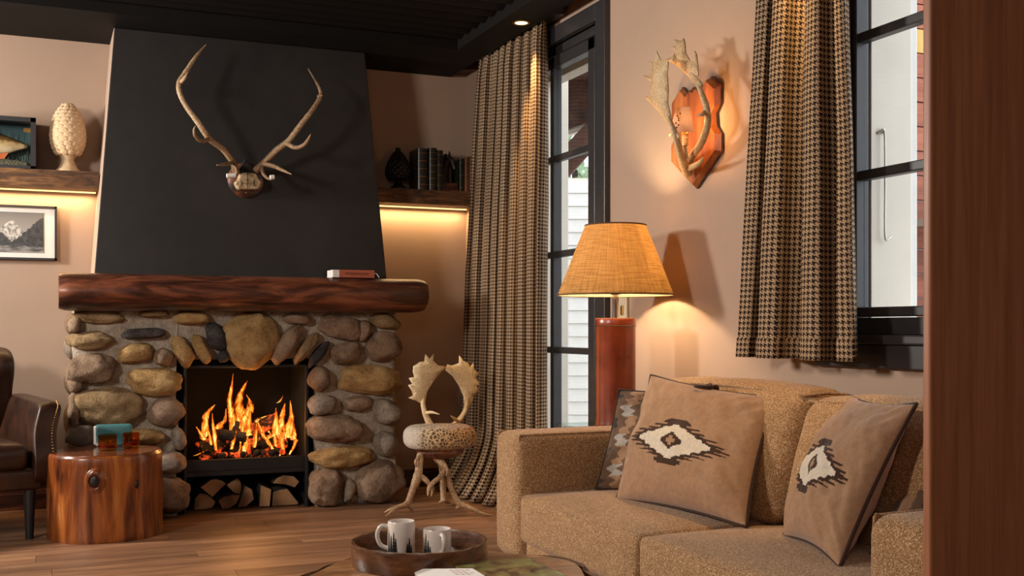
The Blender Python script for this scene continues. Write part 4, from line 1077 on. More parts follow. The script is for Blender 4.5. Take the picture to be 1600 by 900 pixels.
m.set(Base_Color=m.ramp(f, [(.25, g((226, 232, 236))), (.42, g((120, 160, 176))), (.58, g((44, 104, 112))), (.85, g((34, 84, 88))), (1, g((70, 120, 122)))]), Roughness=.45)
bm = B(); rbox(bm, (tb[0] - .088, tb[1], SH + .003), (tb[0] + .092, tb[1] + .036, SH + .113), .017, 5)
finish('tin', bm, m.m, bx, smooth=180)
bm = B(); rbox(bm, (tb[0] - .092, tb[1] + .003, SH + .012), (tb[0] - .076, tb[1] + .033, SH + .106), .007, 3); finish('white_edge', bm, M['paper'], bx, smooth=180)

# ------------------------------------------------------------------ leather wing armchair
ac = thing('leather_armchair', 'dark brown leather wing armchair with nailhead trim at the left edge', 'armchair', (-.43, 5.90, 0))
AX, AY = V((.30, -.954, 0)).normalized(), V((.954, .30, 0)).normalized()      # facing direction, towards its left arm
AO = V((-.43, 5.90, 0))
def ac_pt(f, s, z): return AO + AX * f + AY * s + V((0, 0, z))
def ac_map(bm):
    for v in bm.verts: v.co = ac_pt(v.co.x, v.co.y, v.co.z)
bm = B(); rbox(bm, (-.30, -.30, .33), (.34, .30, .455), .045, 6, (.01, 0, .03), .004); ac_map(bm); finish('seat_cushion', bm, M['chair_leather'], ac, smooth=180)
bm = B(); rbox(bm, (-.36, -.36, .235), (.33, .36, .335), .02, 5); ac_map(bm); finish('seat_rail', bm, M['chair_leather'], ac, smooth=180)
bm = B(); rbox(bm, (-.42, -.33, .25), (-.27, .33, .90), .07, 6, (.03, 0, .02), .004, shear=(-.12, 0, 0)); ac_map(bm); finish('backrest', bm, M['chair_leather'], ac, smooth=180)
for s in (-1, 1):
    # arm: side profile lofted across its width, front swept forward at the foot
    prof = [(.34, .20), (.355, .34), (.352, .40), (.33, .47), (.305, .535), (.295, .59), (.285, .628), (.25, .645), (.10, .648), (-.10, .655), (-.34, .665), (-.40, .60), (-.40, .20)]
    bm = B(); rings = []
    for wv, sc in ((.31, .955), (.318, .985), (.335, 1.0), (.36, 1.012), (.385, 1.012), (.405, 1.0), (.418, .98), (.425, .95)):
        rings.append([bm.verts.new(ac_pt(f if z < .3 else f + .0, s * (wv + .05 * max(0, (z - .5) / .15) - .0), .20 + (z - .20) * (sc if z > .3 else 1))) for f, z in prof])
    n = len(prof)
    for A, D in zip(rings, rings[1:]):
        for j in range(n): bm.faces.new((A[j], A[(j + 1) % n], D[(j + 1) % n], D[j]))
    bm.faces.new(rings[0]); bm.faces.new(rings[-1])
    finish('arm', bm, M['chair_leather'], ac, smooth=60, subsurf=1)
    bm = B()
    pts = catmull([ac_pt(f + .004, s * (.40 + .05 * max(0, (z - .5) / .15)), z) for f, z in prof[:8]], 5)
    for p in pts: bmesh.ops.create_icosphere(bm, subdivisions=1, radius=.0045, matrix=Matrix.Translation(p))
    tag(finish('nailheads', bm, M['brass'], ac, smooth=180), kind='stuff')
    # wing with rolled edge
    wp = [(-.42, .47), (-.42, .86), (-.36, .905), (-.26, .90), (-.185, .865), (-.165, .81), (-.18, .745), (-.215, .69), (-.25, .48)]
    bm = B(); rings = []
    for wv, sc in ((.285, .90), (.292, .97), (.32, 1.02), (.355, 1.02), (.378, .97), (.385, .90)):
        c = (-.31, .76)
        rings.append([bm.verts.new(ac_pt(c[0] + (f - c[0]) * sc, s * wv, c[1] + (z - c[1]) * sc)) for f, z in wp])
    n = len(wp)
    for A, D in zip(rings, rings[1:]):
        for j in range(n): bm.faces.new((A[j], A[(j + 1) % n], D[(j + 1) % n], D[j]))
    bm.faces.new(rings[0]); bm.faces.new(rings[-1]); finish('wing', bm, M['chair_leather'], ac, smooth=60, subsurf=2)
for f, s in ((.29, -.31), (.29, .31), (-.33, -.31), (-.33, .31)):
    bm = B(); tube(bm, [ac_pt(f, s, 0), ac_pt(f, s, .245)], [.018, .028], 12, 2, smooth=False); finish('leg', bm, M['black_iron'], ac, smooth=60)

# ------------------------------------------------------------------ antler chair
an = thing('antler_chair', 'small round chair of pale fallow antlers with a spotted hide seat', 'chair', (1.98, 5.62, 0))
CY = 5.62
bm = B(); rbox(bm, (1.785, 5.43, .358), (2.178, 5.81, .474), .05, 6, (0, 0, .006))
for v in bm.verts:                                                      # square cushion to a round one
    x, y = v.co.x - 1.9815, v.co.y - 5.62
    l = math.hypot(x, y); mx = max(abs(x), abs(y))
    if l > 1e-6: k = mx / l; k = 1 + (k - 1) * .9; v.co.x = 1.9815 + x * k; v.co.y = 5.62 + y * k
    v.co += noise.noise_vector(v.co * 30) * .0035
finish('seat', bm, M['hide'], an, smooth=180)
bm = B(); lathe(bm, [(0, .31), (.10, .31), (.13, .335), (.13, .362), (0, .362)], (1.9815, 5.62, 0), 24); finish('seat_base', bm, M['mantel'], an, smooth=40)
def palm(bm, outline, thick, bend=0, c=None):
    """flat palmate blade with softly domed faces"""
    m2 = bmesh.new(); vs = [m2.verts.new(p) for p in outline]; f = m2.faces.new(vs)
    m2.normal_update(); nrm = f.normal.copy()
    bmesh.ops.triangulate(m2, faces=[f], ngon_method='EAR_CLIP')
    bmesh.ops.subdivide_edges(m2, edges=[e for e in m2.edges if not e.is_boundary], cuts=2)
    bmesh.ops.triangulate(m2, faces=m2.faces[:])
    bmesh.ops.beautify_fill(m2, faces=m2.faces[:], edges=[e for e in m2.edges if not e.is_boundary])
    bd = [(V(outline[i]), V(outline[(i + 1) % len(outline)])) for i in range(len(outline))]
    cen = sum((V(p) for p in outline), V((0, 0, 0))) / len(outline)
    def dist(p):
        best = 9
        for a, b in bd:
            ab = b - a; t = max(0, min(1, (p - a).dot(ab) / max(ab.length_squared, 1e-12))); best = min(best, (p - a - ab * t).length)
        return best
    for s in (1, -1):
        mp = {}
        for v in m2.verts:
            d = dist(v.co); h = thick * (1 - math.exp(-d / (thick * 1.1))) + .0022
            b = nrm * bend * ((v.co - cen).length_squared / .02)
            mp[v] = bm.verts.new(v.co + nrm * s * h + b)
        for fc in m2.faces:
            q = [mp[v] for v in fc.verts]
            bm.faces.new(q if s > 0 else q[::-1])
        if s > 0: top = mp
        else:
            for e in m2.edges:
                if e.is_boundary:
                    a, b = e.verts
                    bm.faces.new((top[a], top[b], mp[b], mp[a]))
    m2.free()
bm = B()
palm(bm, [(1.9326, 5.72, 0.5654), (1.9069, 5.72, 0.5917), (1.88, 5.72, 0.6064), (1.8376, 5.72, 0.6225), (1.8655, 5.72, 0.6346), (1.8533, 5.72, 0.665), (1.8351, 5.72, 0.692), (1.8594, 5.72, 0.6974), (1.8388, 5.72, 0.7302), (1.8703, 5.72, 0.7343), (1.8618, 5.72, 0.7669), (1.8655, 5.72, 0.7947), (1.8837, 5.72, 0.8037), (1.8983, 5.72, 0.8152), (1.9289, 5.72, 0.8194), (1.935, 5.72, 0.859), (1.9571, 5.72, 0.8331), (1.9843, 5.72, 0.8609), (1.9806, 5.72, 0.8235), (2.009, 5.72, 0.7951), (2.0624, 5.72, 0.7908), (2.0301, 5.72, 0.7643), (1.9806, 5.72, 0.7125), (1.9436, 5.72, 0.6549), (1.9338, 5.72, 0.591)], .012, .006)
tube(bm, [(1.9682, 5.72, 0.4593), (1.951, 5.72, 0.4914), (1.9338, 5.72, 0.5269), (1.924, 5.72, 0.5622), (1.9191, 5.72, 0.5972), (1.9228, 5.72, 0.632)], [.020, .018, .015, .014, .013, .006], 12, rough=.1)
tube(bm, [(1.9319, 5.7, 0.54), (1.9512, 5.66, 0.5446), (1.9835, 5.63, 0.5353)], [.010, .008, .002], 10)
finish('back_antler', bm, M['antler_pale'], an, smooth=60)
bm = B()
palm(bm, [(2.1729, 5.74, 0.5537), (2.164, 5.74, 0.5836), (2.1628, 5.74, 0.6216), (2.135, 5.74, 0.6838), (2.0972, 5.74, 0.7366), (2.0534, 5.74, 0.7691), (2.0659, 5.74, 0.8008), (2.0909, 5.74, 0.7934), (2.135, 5.74, 0.807), (2.135, 5.74, 0.8496), (2.164, 5.74, 0.8161), (2.1881, 5.74, 0.8087), (2.2009, 5.74, 0.7824), (2.2212, 5.74, 0.8083), (2.2264, 5.74, 0.7701), (2.2532, 5.74, 0.7506), (2.2379, 5.74, 0.7247), (2.2583, 5.74, 0.6861), (2.2417, 5.74, 0.6817), (2.2532, 5.74, 0.6528), (2.2289, 5.74, 0.6271), (2.2072, 5.74, 0.5824), (2.1907, 5.74, 0.5532)], .012, -.006)
tube(bm, [(2.0836, 5.72, 0.4517), (2.1175, 5.72, 0.48), (2.1464, 5.72, 0.5121), (2.1653, 5.72, 0.5434), (2.1729, 5.72, 0.5787), (2.178, 5.72, 0.6141)], [.020, .017, .014, .013, .012, .006], 12, rough=.1)
tube(bm, [(2.1151, 5.7, 0.4887), (2.0804, 5.66, 0.5069), (2.0484, 5.63, 0.5252)], [.010, .008, .002], 10)
finish('back_antler', bm, M['antler_pale'], an, smooth=60)
bm = B()
tube(bm, [(1.859, 5.58, 0.3294), (1.8474, 5.56, 0.2982), (1.8351, 5.54, 0.2469), (1.8261, 5.53, 0.2216), (1.7967, 5.52, 0.1572), (1.7735, 5.52, 0.0949), (1.7549, 5.51, 0.0774)], [.020, .020, .021, .025, .018, .017, .018], 12, rough=.1)
tube(bm, [(1.7635, 5.515, 0.0795), (1.7201, 5.51, 0.0709), (1.6686, 5.5, 0.0598), (1.6356, 5.5, 0.048)], [.016, .012, .010, .003], 10, rough=.1)
tube(bm, [(1.7132, 5.51, 0.0687), (1.6633, 5.46, 0.0543), (1.6215, 5.43, 0.0407)], [.011, .009, .003], 10)
tube(bm, [(1.7705, 5.515, 0.0777), (1.7862, 5.52, 0.0538), (1.8007, 5.53, 0.0292)], [.014, .010, .005], 10)
tube(bm, [(1.8557, 5.57, 0.3225), (1.8265, 5.54, 0.3115), (1.8148, 5.53, 0.2929), (1.8204, 5.53, 0.2704)], [.010, .009, .008, .003], 10)
tube(bm, [(1.8386, 5.54, 0.2231), (1.8605, 5.51, 0.2054), (1.8797, 5.5, 0.1821), (1.8982, 5.5, 0.1541), (1.8877, 5.49, 0.117)], [.017, .015, .012, .010, .003], 10)
tube(bm, [(1.8559, 5.56, 0.2163), (1.8549, 5.6, 0.1773), (1.8624, 5.64, 0.1443)], [.012, .009, .003], 8)
finish('leg', bm, M['antler'], an, smooth=60)
bm = B()
tube(bm, [(1.9381, 5.58, 0.319), (1.9564, 5.56, 0.293), (1.9746, 5.54, 0.2671), (1.9912, 5.54, 0.2219), (2.0072, 5.53, 0.1643), (2.0275, 5.52, 0.1099), (2.047, 5.51, 0.0706)], [.020, .020, .020, .021, .017, .016, .019], 12, rough=.1)
tube(bm, [(2.047, 5.51, 0.0692), (2.0831, 5.49, 0.0528), (2.1192, 5.47, 0.0365), (2.1625, 5.45, 0.0149), (2.2136, 5.44, 0.0036)], [.019, .015, .011, .009, .003], 10, rough=.1)
tube(bm, [(2.0506, 5.51, 0.0635), (2.0397, 5.5, 0.0507), (2.0288, 5.5, 0.0405)], [.014, .010, .004], 10)
tube(bm, [(1.9746, 5.53, 0.241), (1.9389, 5.5, 0.2126), (1.8998, 5.48, 0.1936), (1.8661, 5.46, 0.1666), (1.8556, 5.45, 0.1266)], [.017, .014, .013, .012, .004], 10)
tube(bm, [(1.9673, 5.55, 0.2799), (1.9783, 5.52, 0.2692), (1.9855, 5.51, 0.2428), (1.9725, 5.5, 0.2162)], [.010, .009, .007, .003], 10)
finish('leg', bm, M['antler'], an, smooth=60)
bm = B()
tube(bm, [(2.0131, 5.7, 0.3029), (2.0384, 5.74, 0.2269), (2.0579, 5.78, 0.1501), (2.065, 5.8, 0.0829), (2.0695, 5.8, 0.0384)], [.020, .020, .018, .017, .018], 12, rough=.1)
tube(bm, [(2.0673, 5.8, 0.0435), (2.1044, 5.84, 0.0233), (2.1365, 5.88, 0.0112)], [.015, .011, .003], 10); tube(bm, [(2.0673, 5.8, 0.0435), (2.0486, 5.79, 0.034), (2.0338, 5.78, 0.0321)], [.013, .009, .003], 10)
finish('leg', bm, M['antler'], an, smooth=60)

# ------------------------------------------------------------------ side table and table lamp
sd = thing('side_table', 'glass topped wooden side table between the sofa and the wall', 'side table', (2.29, 4.21, 0))
bm = B(); box(bm, 2.09, 2.49, 4.02, 4.42, .568, .58); finish('glass_top', bm, M['table_glass'], sd, bevel=.002)
M['pale_oak'] = wood('pale oak', g((120, 84, 54)), g((160, 118, 80)), g((188, 148, 106)), (9, 9, 1), 2, .5, .1)
bm = B(); box(bm, 2.12, 2.47, 4.05, 4.39, .50, .566); finish('apron', bm, M['pale_oak'], sd, bevel=.004)
for x in (2.125, 2.425):
    for y in (4.055, 4.345):
        bm = B(); box(bm, x, x + .04, y, y + .04, 0, .50); finish('leg', bm, M['pale_oak'], sd, bevel=.003)
LX, LY, LZ = 2.243, 4.125, .581
lp = thing('table_lamp', 'lit table lamp with linen shade on a red brown leather cylinder base', 'lamp', (LX, LY, LZ))
bm = B(); lathe(bm, [(0, 0), (.086, 0), (.088, .004), (.0865, .018), (.085, .03), (.085, .425), (.0868, .43), (.0868, .458), (.084, .462), (0, .462)], (LX, LY, LZ), 48); finish('base', bm, M['lamp_leather'], lp, smooth=40)
bm = B(); lathe(bm, [(.0872, .428), (.0882, .4295), (.0872, .431)], (LX, LY, LZ), 48); finish('stitched_seam', bm, M['black_book'], lp, smooth=40)
bm = B(); lathe(bm, [(0, .46), (.013, .46), (.013, .56), (.019, .562), (.021, .58), (.014, .59), (0, .59)], (LX, LY, LZ), 24); finish('stem', bm, M['chrome'], lp, smooth=40)
def shade(name, parent, c, r0, r1, z0, z1, mat, seg=64):
    bm = B(); uvl = bm.loops.layers.uv.new('UVMap'); rows = []
    for k in range(9):
        f = k / 8; r = r0 + (r1 - r0) * f; z = z0 + (z1 - z0) * f
        rows.append([(bm.verts.new((c[0] + r * math.cos(2 * math.pi * j / seg), c[1] + r * math.sin(2 * math.pi * j / seg), z)), f) for j in range(seg)])
    for A, D in zip(rows, rows[1:]):
        for j in range(seg):
            q = (A[j], A[(j + 1) % seg], D[(j + 1) % seg], D[j]); fc = bm.faces.new([x[0] for x in q])
            for l, (u, v) in zip(fc.loops, ((j, A[0][1]), (j + 1, A[0][1]), (j + 1, D[0][1]), (j, D[0][1]))): l[uvl].uv = (u / seg * 1.2, v * .3)
    return finish(name, bm, M[mat], parent, smooth=180)
sh = shade('lamp_shade', lp, (LX, LY), .2465, .1285, 1.140, 1.437, 'linen'); sh['label'] = 'tan linen shade with dark trimmed rims'
shade('shade_lining', sh, (LX, LY), .2435, .1265, 1.1405, 1.436, 'linen_plain')
for r, z in ((.2468, 1.141), (.1288, 1.436)):
    bm = B(); tube(bm, [(LX + r * math.cos(a), LY + r * math.sin(a), z) for a in [2 * math.pi * j / 64 for j in range(64)]], .0032, 6, smooth=False, closed=True); finish('rim', bm, plain('shade rim', g((96, 66, 38)), .8), sh, smooth=60)
bm = B(); bmesh.ops.create_uvsphere(bm, u_segments=20, v_segments=12, radius=.032, matrix=Matrix.Translation((LX, LY, 1.235))); finish('bulb', bm, M['lamp_glow'], lp, smooth=180)
bm = B()
for a in (0, 2.1, 4.2): tube(bm, [(LX, LY, 1.17), (LX + .235 * math.cos(a), LY + .235 * math.sin(a), 1.165)], .0022, 6, smooth=False)
finish('shade_ring', bm, M['chrome'], lp, smooth=60)
d = bpy.data.lights.new('lamp_light', 'POINT'); d.energy = 25; d.color = (1, .74, .44); d.shadow_soft_size = .035
o = bpy.data.objects.new('lamp_light', d); COL.objects.link(o); o.location = (LX, LY, 1.285)

sk = thing('wall_switch', 'small cream wall switch plate behind the lamp stem', 'switch', (2.518, 4.5471, 1.0841))
c = V((2.518, 4.5471, 1.0841))
bm = B(); box(bm, 2.509, WX, c.y - .038, c.y + .038, c.z - .062, c.z + .062); finish('plate', bm, plain('cream plastic', g((206, 190, 160)), .4), sk, bevel=.004)
bm = B(); box(bm, 2.504, 2.511, c.y - .012, c.y + .012, c.z - .022, c.z + .022); finish('rocker', bm, M['brass'], sk, bevel=.002)

# ------------------------------------------------------------------ sofa
sofa = thing('sofa', 'tan tweed two seat sofa with square arms along the right wall', 'sofa', (2.05, 2.82, 0))
FX = 1.632
bm = B(); rbox(bm, (FX + .03, 1.70, .125), (2.40, 3.93, .215), .012, 6); finish('seat_base', bm, M['tweed'], sofa, smooth=180)
for y0, y1 in ((3.745, 3.985), (1.665, 1.885)):
    bm = B(); rbox(bm, (FX - .004, y0, .128), (2.44, y1, .604), .045, 8, (.004, .004, .004)); arm = finish('arm', bm, M['tweed'], sofa, smooth=180)
    ys = y0 + .012 if y0 > 3 else y1 - .012
    for yy in (y0 + .022, y1 - .022):
        bm = B(); tube(bm, [(FX + .008, yy, .14), (FX + .008, yy, .56), (FX + .022, yy, .592), (FX + .06, yy, .600), (2.2, yy, .600)], .0042, 6, 4); finish('piping', bm, M['tweed'], arm, smooth=180)
for y0, y1 in ((2.872, 3.748), (1.882, 2.866)):
    bm = B(); rbox(bm, (FX, y0, .208), (2.30, y1, .382), .024, 8, (.012, .004, .030), .003, y0); cu = finish('seat_cushion', bm, M['tweed'], sofa, smooth=180)
    bm = B(); tube(bm, [(FX + .012, y0 + .014, .374), (FX + .002, (y0 + y1) / 2, .377), (FX + .012, y1 - .014, .374)], .0055, 6, 8); finish('piping', bm, M['tweed'], cu, smooth=180)
bm = B(); rbox(bm, (2.34, 1.70, .13), (2.49, 3.94, .775), .05, 8); finish('back_frame', bm, M['tweed'], sofa, smooth=180)
for y0, y1, top in ((2.80, 3.74, .80), (1.89, 2.79, .785)):
    bm = B(); rbox(bm, (2.06, y0, .39), (2.27, y1, top), .06, 8, (.045, .006, .022), .006, y0 * 3, shear=(.30, 0, 0)); bc = finish('back_cushion', bm, M['tweed'], sofa, smooth=180)
    zz = top - .012
    bm = B(); sx = .30 * (zz - .39)
    loop = [(2.085 + sx, y0 + .02, zz), (2.078 + sx, (y0 + y1) / 2, zz + .014), (2.085 + sx, y1 - .02, zz), (2.17 + sx, y1 - .008, zz + .006), (2.25 + sx, y1 - .03, zz), (2.255 + sx, (y0 + y1) / 2, zz + .012), (2.25 + sx, y0 + .03, zz), (2.17 + sx, y0 + .008, zz + .006)]
    L = catmull(loop + loop[:1], 6)[:-1]; tube(bm, L, .0048, 6, smooth=False, closed=True); finish('piping', bm, M['tweed'], bc, smooth=180)
for x in (FX + .07, 2.36):
    for y in (1.74, 3.9):
        bm = B(); tube(bm, [(x, y, 0), (x, y, .13)], [.018, .026], 4, 1, smooth=False); finish('leg', bm, M['black_iron'], sofa)

# ------------------------------------------------------------------ cushions
def tri(x): x = x % 1; return abs(2 * x - 1)
def motif(u, v):
    """woven eye motif: 0 ground, 1 dark, 2 cream"""
    uq, vq = round(u * 90) / 90, round((v + .13) * 110) / 110
    a, b = abs(uq), abs(vq)
    c = a / .185 + b / .135 + .24 * (tri((a - b) * 13) - .5)
    if c < .50: return 1 if c < .15 else 0
    if c < 1.0: return 1
    q = abs(b - .305)
    if q < .050 and a < .215 - q * 1.8: return 1                        # hexagons above and below
    if b < .290:
        e = .62 * (1 - b / .290)
        s = 1 - tri(b / .058 + .5)                                      # spikes pointing sideways
        if a < e - .06 * s: return 2
        if a < e + .03 + (.24 if b > .03 else .20) * s: return 1
    return 0
def kilim(u, v):
    uq, vq = round(u * 44) / 44, round(v * 44) / 44
    w = uq * 2.3 + .42 * tri(vq * 1.7) + .26 * tri(vq * 6.5)
    i = int(math.floor(w * 2.1)) % 8
    if i == 5: return 4 if tri(vq * 1.7 + .1) > .62 else 3
    return (0, 1, 3, 1, 0, 3, 0, 1)[i]
def pillow(lab, BL, BR, TL, TR, T, pat, mats, seed=0, n=84, sag=.05, piping='felt_brown', squash=.0, group='cushions on the sofa', loop=False):
    BL, BR, TL, TR = map(V, (BL, BR, TL, TR)); c = (BL + BR + TL + TR) / 4
    t = thing('cushion', lab, 'cushion', (BL + BR) / 2, group)
    nrm = (BR - BL).cross(TL - BL).normalized()
    def P(u, v, s):                                                     # s: +1 front face, -1 flatter back, 0 seam
        q = ((1 - u) * (1 - v) * BL + (1 + u) * (1 - v) * BR + (1 - u) * (1 + v) * TL + (1 + u) * (1 + v) * TR) / 4
        du = (BR - BL + TR - TL) / 4; dv = (TL - BL + TR - BR) / 4
        q -= du * u * sag * (1 - v * v) * 1.0 * abs(u) ** 3 + dv * v * sag * (1 - u * u) * abs(v) ** 3
        k = max(0, (1 - u * u) * (1 - v * v))
        th = T * (k ** .5) * (1 - .14 * v)
        e = min(1, k * 5)
        wr = (.016 * noise.noise(V((u * 2.2 + seed, v * 2.2, seed))) + 0.007 * noise.noise(V((u * 5 + v * 4, (v - u) * 2.5, seed + 5)))) * e
        corner = (abs(u) * abs(v)) ** 3
        wr += .006 * math.sin((abs(u) - abs(v)) * 26 + seed) * corner * e * 2
        return q + nrm * (th * (s if s > 0 else s * .55) + wr)
    for s, nm in ((1, 'front'), (-1, 'back')):
        bm = B(); nn = n if s > 0 else 24
        def mp(i): x = -1 + 2 * i / nn; return math.copysign(1 - (1 - abs(x)) ** 1.25, x)
        gr = [[bm.verts.new(P(mp(i), mp(j), s)) for j in range(nn + 1)] for i in range(nn + 1)]
        for i in range(nn):
            for j in range(nn):
                f = bm.faces.new((gr[i][j], gr[i + 1][j], gr[i + 1][j + 1], gr[i][j + 1]))
                if s > 0: f.material_index = pat((mp(i) + mp(i + 1)) / 2, (mp(j) + mp(j + 1)) / 2)
        finish(nm, bm, [M[x] for x in mats], t, smooth=180)
    bm = B(); L = []
    for k in range(28): L.append(P(-1 + 2 * k / 28, -1, 0))
    for k in range(28): L.append(P(1, -1 + 2 * k / 28, 0))
    for k in range(28): L.append(P(1 - 2 * k / 28, 1, 0))
    for k in range(28): L.append(P(-1, 1 - 2 * k / 28, 0))
    tube(bm, L, .0058, 6, smooth=False, closed=True); finish('piping', bm, M[piping], t, smooth=180)
    if loop:
        bm = B()
        for q in range(5):
            a = P(-.02 + .05 * q, .965, .5)
            bmesh.ops.create_icosphere(bm, subdivisions=2, radius=.013, matrix=Matrix.Translation(a + V((RND.uniform(-.006, .006), 0, RND.uniform(-.008, .010)))))
        tube(bm, [P(-.05, .97, 1), P(.02, 1.0, 2.2) + V((0, 0, .012)), P(.10, .99, 2) + V((0, 0, .010)), P(.16, .95, 1.6), P(.07, .88, 1.5), P(-.02, .9, 1.5)], .007, 8, 5)
        finish('knot_button', bm, M['felt_brown'], t, smooth=180)
    return t
MT = ['felt_tan', 'felt_brown', 'felt_cream', 'felt_mid', 'felt_grey']
KM = ['felt_mid', 'felt_char', 'felt_cream', 'felt_tan', 'felt_grey']
c1 = [(1.8532, 3.4019, 0.402), (1.9562, 2.7759, 0.402), (2.08, 3.5516, 0.8269), (2.2, 2.9525, 0.7755)]
pillow('large tan wool cushion with an eye motif, wool knot and dark piping', *c1, .108, motif, MT, 1, n=170, sag=.07, loop=True)
pillow('grey brown zigzag cushion tucked behind the large tan cushion', (1.905, 3.655, .40), (2.215, 3.345, .40), (2.035, 3.715, .765), (2.34, 3.40, .76), .062, kilim, KM, 2)
c3 = [(1.964, 2.6058, 0.402), (1.836, 2.209, 0.402), (2.25, 2.6578, 0.797), (2.1, 2.2264, 0.8031)]
pillow('tan wool cushion with an eye motif beside the near sofa arm', *c3, .098, motif, MT, 3, n=170, sag=.09)
pillow('dark zigzag cushion half hidden behind the near sofa arm', (1.98, 2.27, .40), (2.02, 1.90, .41), (2.27, 2.33, .745), (2.31, 1.95, .755), .062, kilim, KM, 4)

# ------------------------------------------------------------------ antler wall sconce
sc = thing('antler_sconce', 'wooden shield wall sconce with fallow antlers and a small lit candle lamp', 'wall lamp', (WX, 3.912, 1.58))
CYS = 3.912
half = [(0, 0), (.182, .128), (.182, .20), (.152, .236), (.146, .288), (.178, .322), (.178, .398), (.110, .445), (.060, .405), (.026, .428), (0, .412)]
out = [(u, v) for u, v in half] + [(-u, v) for u, v in half[-2:0:-1]]
bm = B(); prism(bm, [(WX - .002, CYS - u, 1.581 + v) for u, v in out], (-.012, 0, 0)); finish('shield_back', bm, M['mantel'], sc)
bm = B()
a = [bm.verts.new((WX - .012, CYS - u * .99, 1.581 + .2 + (v - .2) * .99)) for u, v in out]; b2 = [bm.verts.new((WX - .036, CYS - u * .90, 1.581 + .2 + (v - .2) * .92)) for u, v in out]
n = len(a)
for i in range(n): bm.faces.new((a[i], a[(i + 1) % n], b2[(i + 1) % n], b2[i]))
bm.faces.new(a); f = bm.faces.new(b2); bm.normal_update(); bmesh.ops.triangulate(bm, faces=[x for x in bm.faces if len(x.verts) > 4])
M['shield'] = wood('varnished shield wood', g((104, 52, 26)), g((158, 90, 48)), g((192, 124, 72)), (14, 14, 1.5), 1.5, .35, .08, coat=.3)
finish('shield', bm, M['shield'], sc, bevel=.002)
bm = B()
tube(bm, [(2.46, 3.9023, 1.6441), (2.4, 3.8403, 1.6717), (2.34, 3.7685, 1.7003), (2.29, 3.7105, 1.7337), (2.27, 3.7064, 1.7767), (2.27, 3.7407, 1.8314)], [.022, .019, .016, .014, .012, .005], 12, rough=.12)
palm(bm, [(2.27, 3.688, 1.7363), (2.27, 3.7206, 1.77), (2.27, 3.7595, 1.8158), (2.27, 3.8257, 1.8733), (2.27, 3.9294, 1.9456), (2.27, 3.8709, 1.939), (2.27, 3.877, 1.9759), (2.27, 3.8862, 2.0026), (2.27, 3.9451, 2.0384), (2.27, 3.8831, 2.0191), (2.27, 3.8709, 2.0639), (2.27, 3.8985, 2.0863), (2.27, 3.8588, 2.0713), (2.27, 3.8407, 2.1135), (2.27, 3.8049, 2.0685), (2.27, 3.7464, 2.0509), (2.27, 3.7508, 2.0034), (2.27, 3.7421, 1.9412), (2.27, 3.7479, 1.8894), (2.27, 3.7206, 1.8091), (2.27, 3.6781, 1.7482)], .009, .004)
tube(bm, [(2.45, 3.8908, 1.6579), (2.42, 3.7859, 1.6538), (2.4, 3.7129, 1.6579), (2.38, 3.6615, 1.6691)], [.015, .012, .009, .003], 10)
finish('antler', bm, M['antler_tan'], sc, smooth=60)
bm = B()
tube(bm, [(2.46, 3.8994, 1.6794), (2.44, 3.8387, 1.7012), (2.4, 3.706, 1.7328), (2.38, 3.6373, 1.7805), (2.36, 3.6014, 1.8247), (2.35, 3.6074, 1.8731), (2.345, 3.6319, 1.9219), (2.345, 3.6755, 1.9755)], [.020, .016, .015, .014, .013, .012, .010, .004], 12, rough=.12)
palm(bm, [(2.345, 3.5878, 1.8359), (2.345, 3.6211, 1.8923), (2.345, 3.6549, 1.9339), (2.345, 3.7143, 1.9934), (2.345, 3.7881, 2.045), (2.345, 3.8539, 2.0788), (2.345, 3.9215, 2.1002), (2.345, 3.8539, 2.096), (2.345, 3.8288, 2.1004), (2.345, 3.8229, 2.1222), (2.345, 3.8732, 2.1456), (2.345, 3.8142, 2.1348), (2.345, 3.7997, 2.1391), (2.345, 3.8259, 2.1655), (2.345, 3.7737, 2.1452), (2.345, 3.7509, 2.1504), (2.345, 3.7396, 2.1279), (2.345, 3.7339, 2.0886), (2.345, 3.7031, 2.0499), (2.345, 3.67, 2.0365), (2.345, 3.67, 2.0814), (2.345, 3.6563, 2.0648), (2.345, 3.6481, 2.022), (2.345, 3.6454, 1.9789), (2.345, 3.6865, 1.9966), (2.345, 3.6319, 1.9553), (2.345, 3.6211, 1.916), (2.345, 3.5891, 1.8655)], .009, .004)
tube(bm, [(2.36, 3.6174, 1.8424), (2.33, 3.5913, 1.8192), (2.31, 3.6044, 1.817)], [.010, .008, .003], 10)
finish('antler', bm, M['antler_tan'], sc, smooth=60)
k0 = V((2.4, 3.8157, 1.6877)); k1 = V((2.37, 3.778, 1.7304)); k2 = V((2.37, 3.778, 1.7957))
bm = B(); tube(bm, [k0, k1], .007, 10, 1, smooth=False); finish('stem', bm, M['steel'], sc, smooth=60)
bm = B(); tube(bm, [k1, k2], .013, 16, 4, smooth=False); 
for q in range(3): bmesh.ops.create_icosphere(bm, subdivisions=2, radius=.006, matrix=Matrix.Translation(k1.lerp(k2, .2 + .25 * q) + V((0, -.010, 0))))
finish('candle', bm, plain('ivory candle tube', g((216, 176, 112)), .5), sc, smooth=60)
bm = B(); bmesh.ops.create_uvsphere(bm, u_segments=14, v_segments=10, radius=.013, matrix=Matrix.Translation(k2 + V((0, 0, .022)))); finish('bulb', bm, M['lamp_glow'], sc, smooth=180)
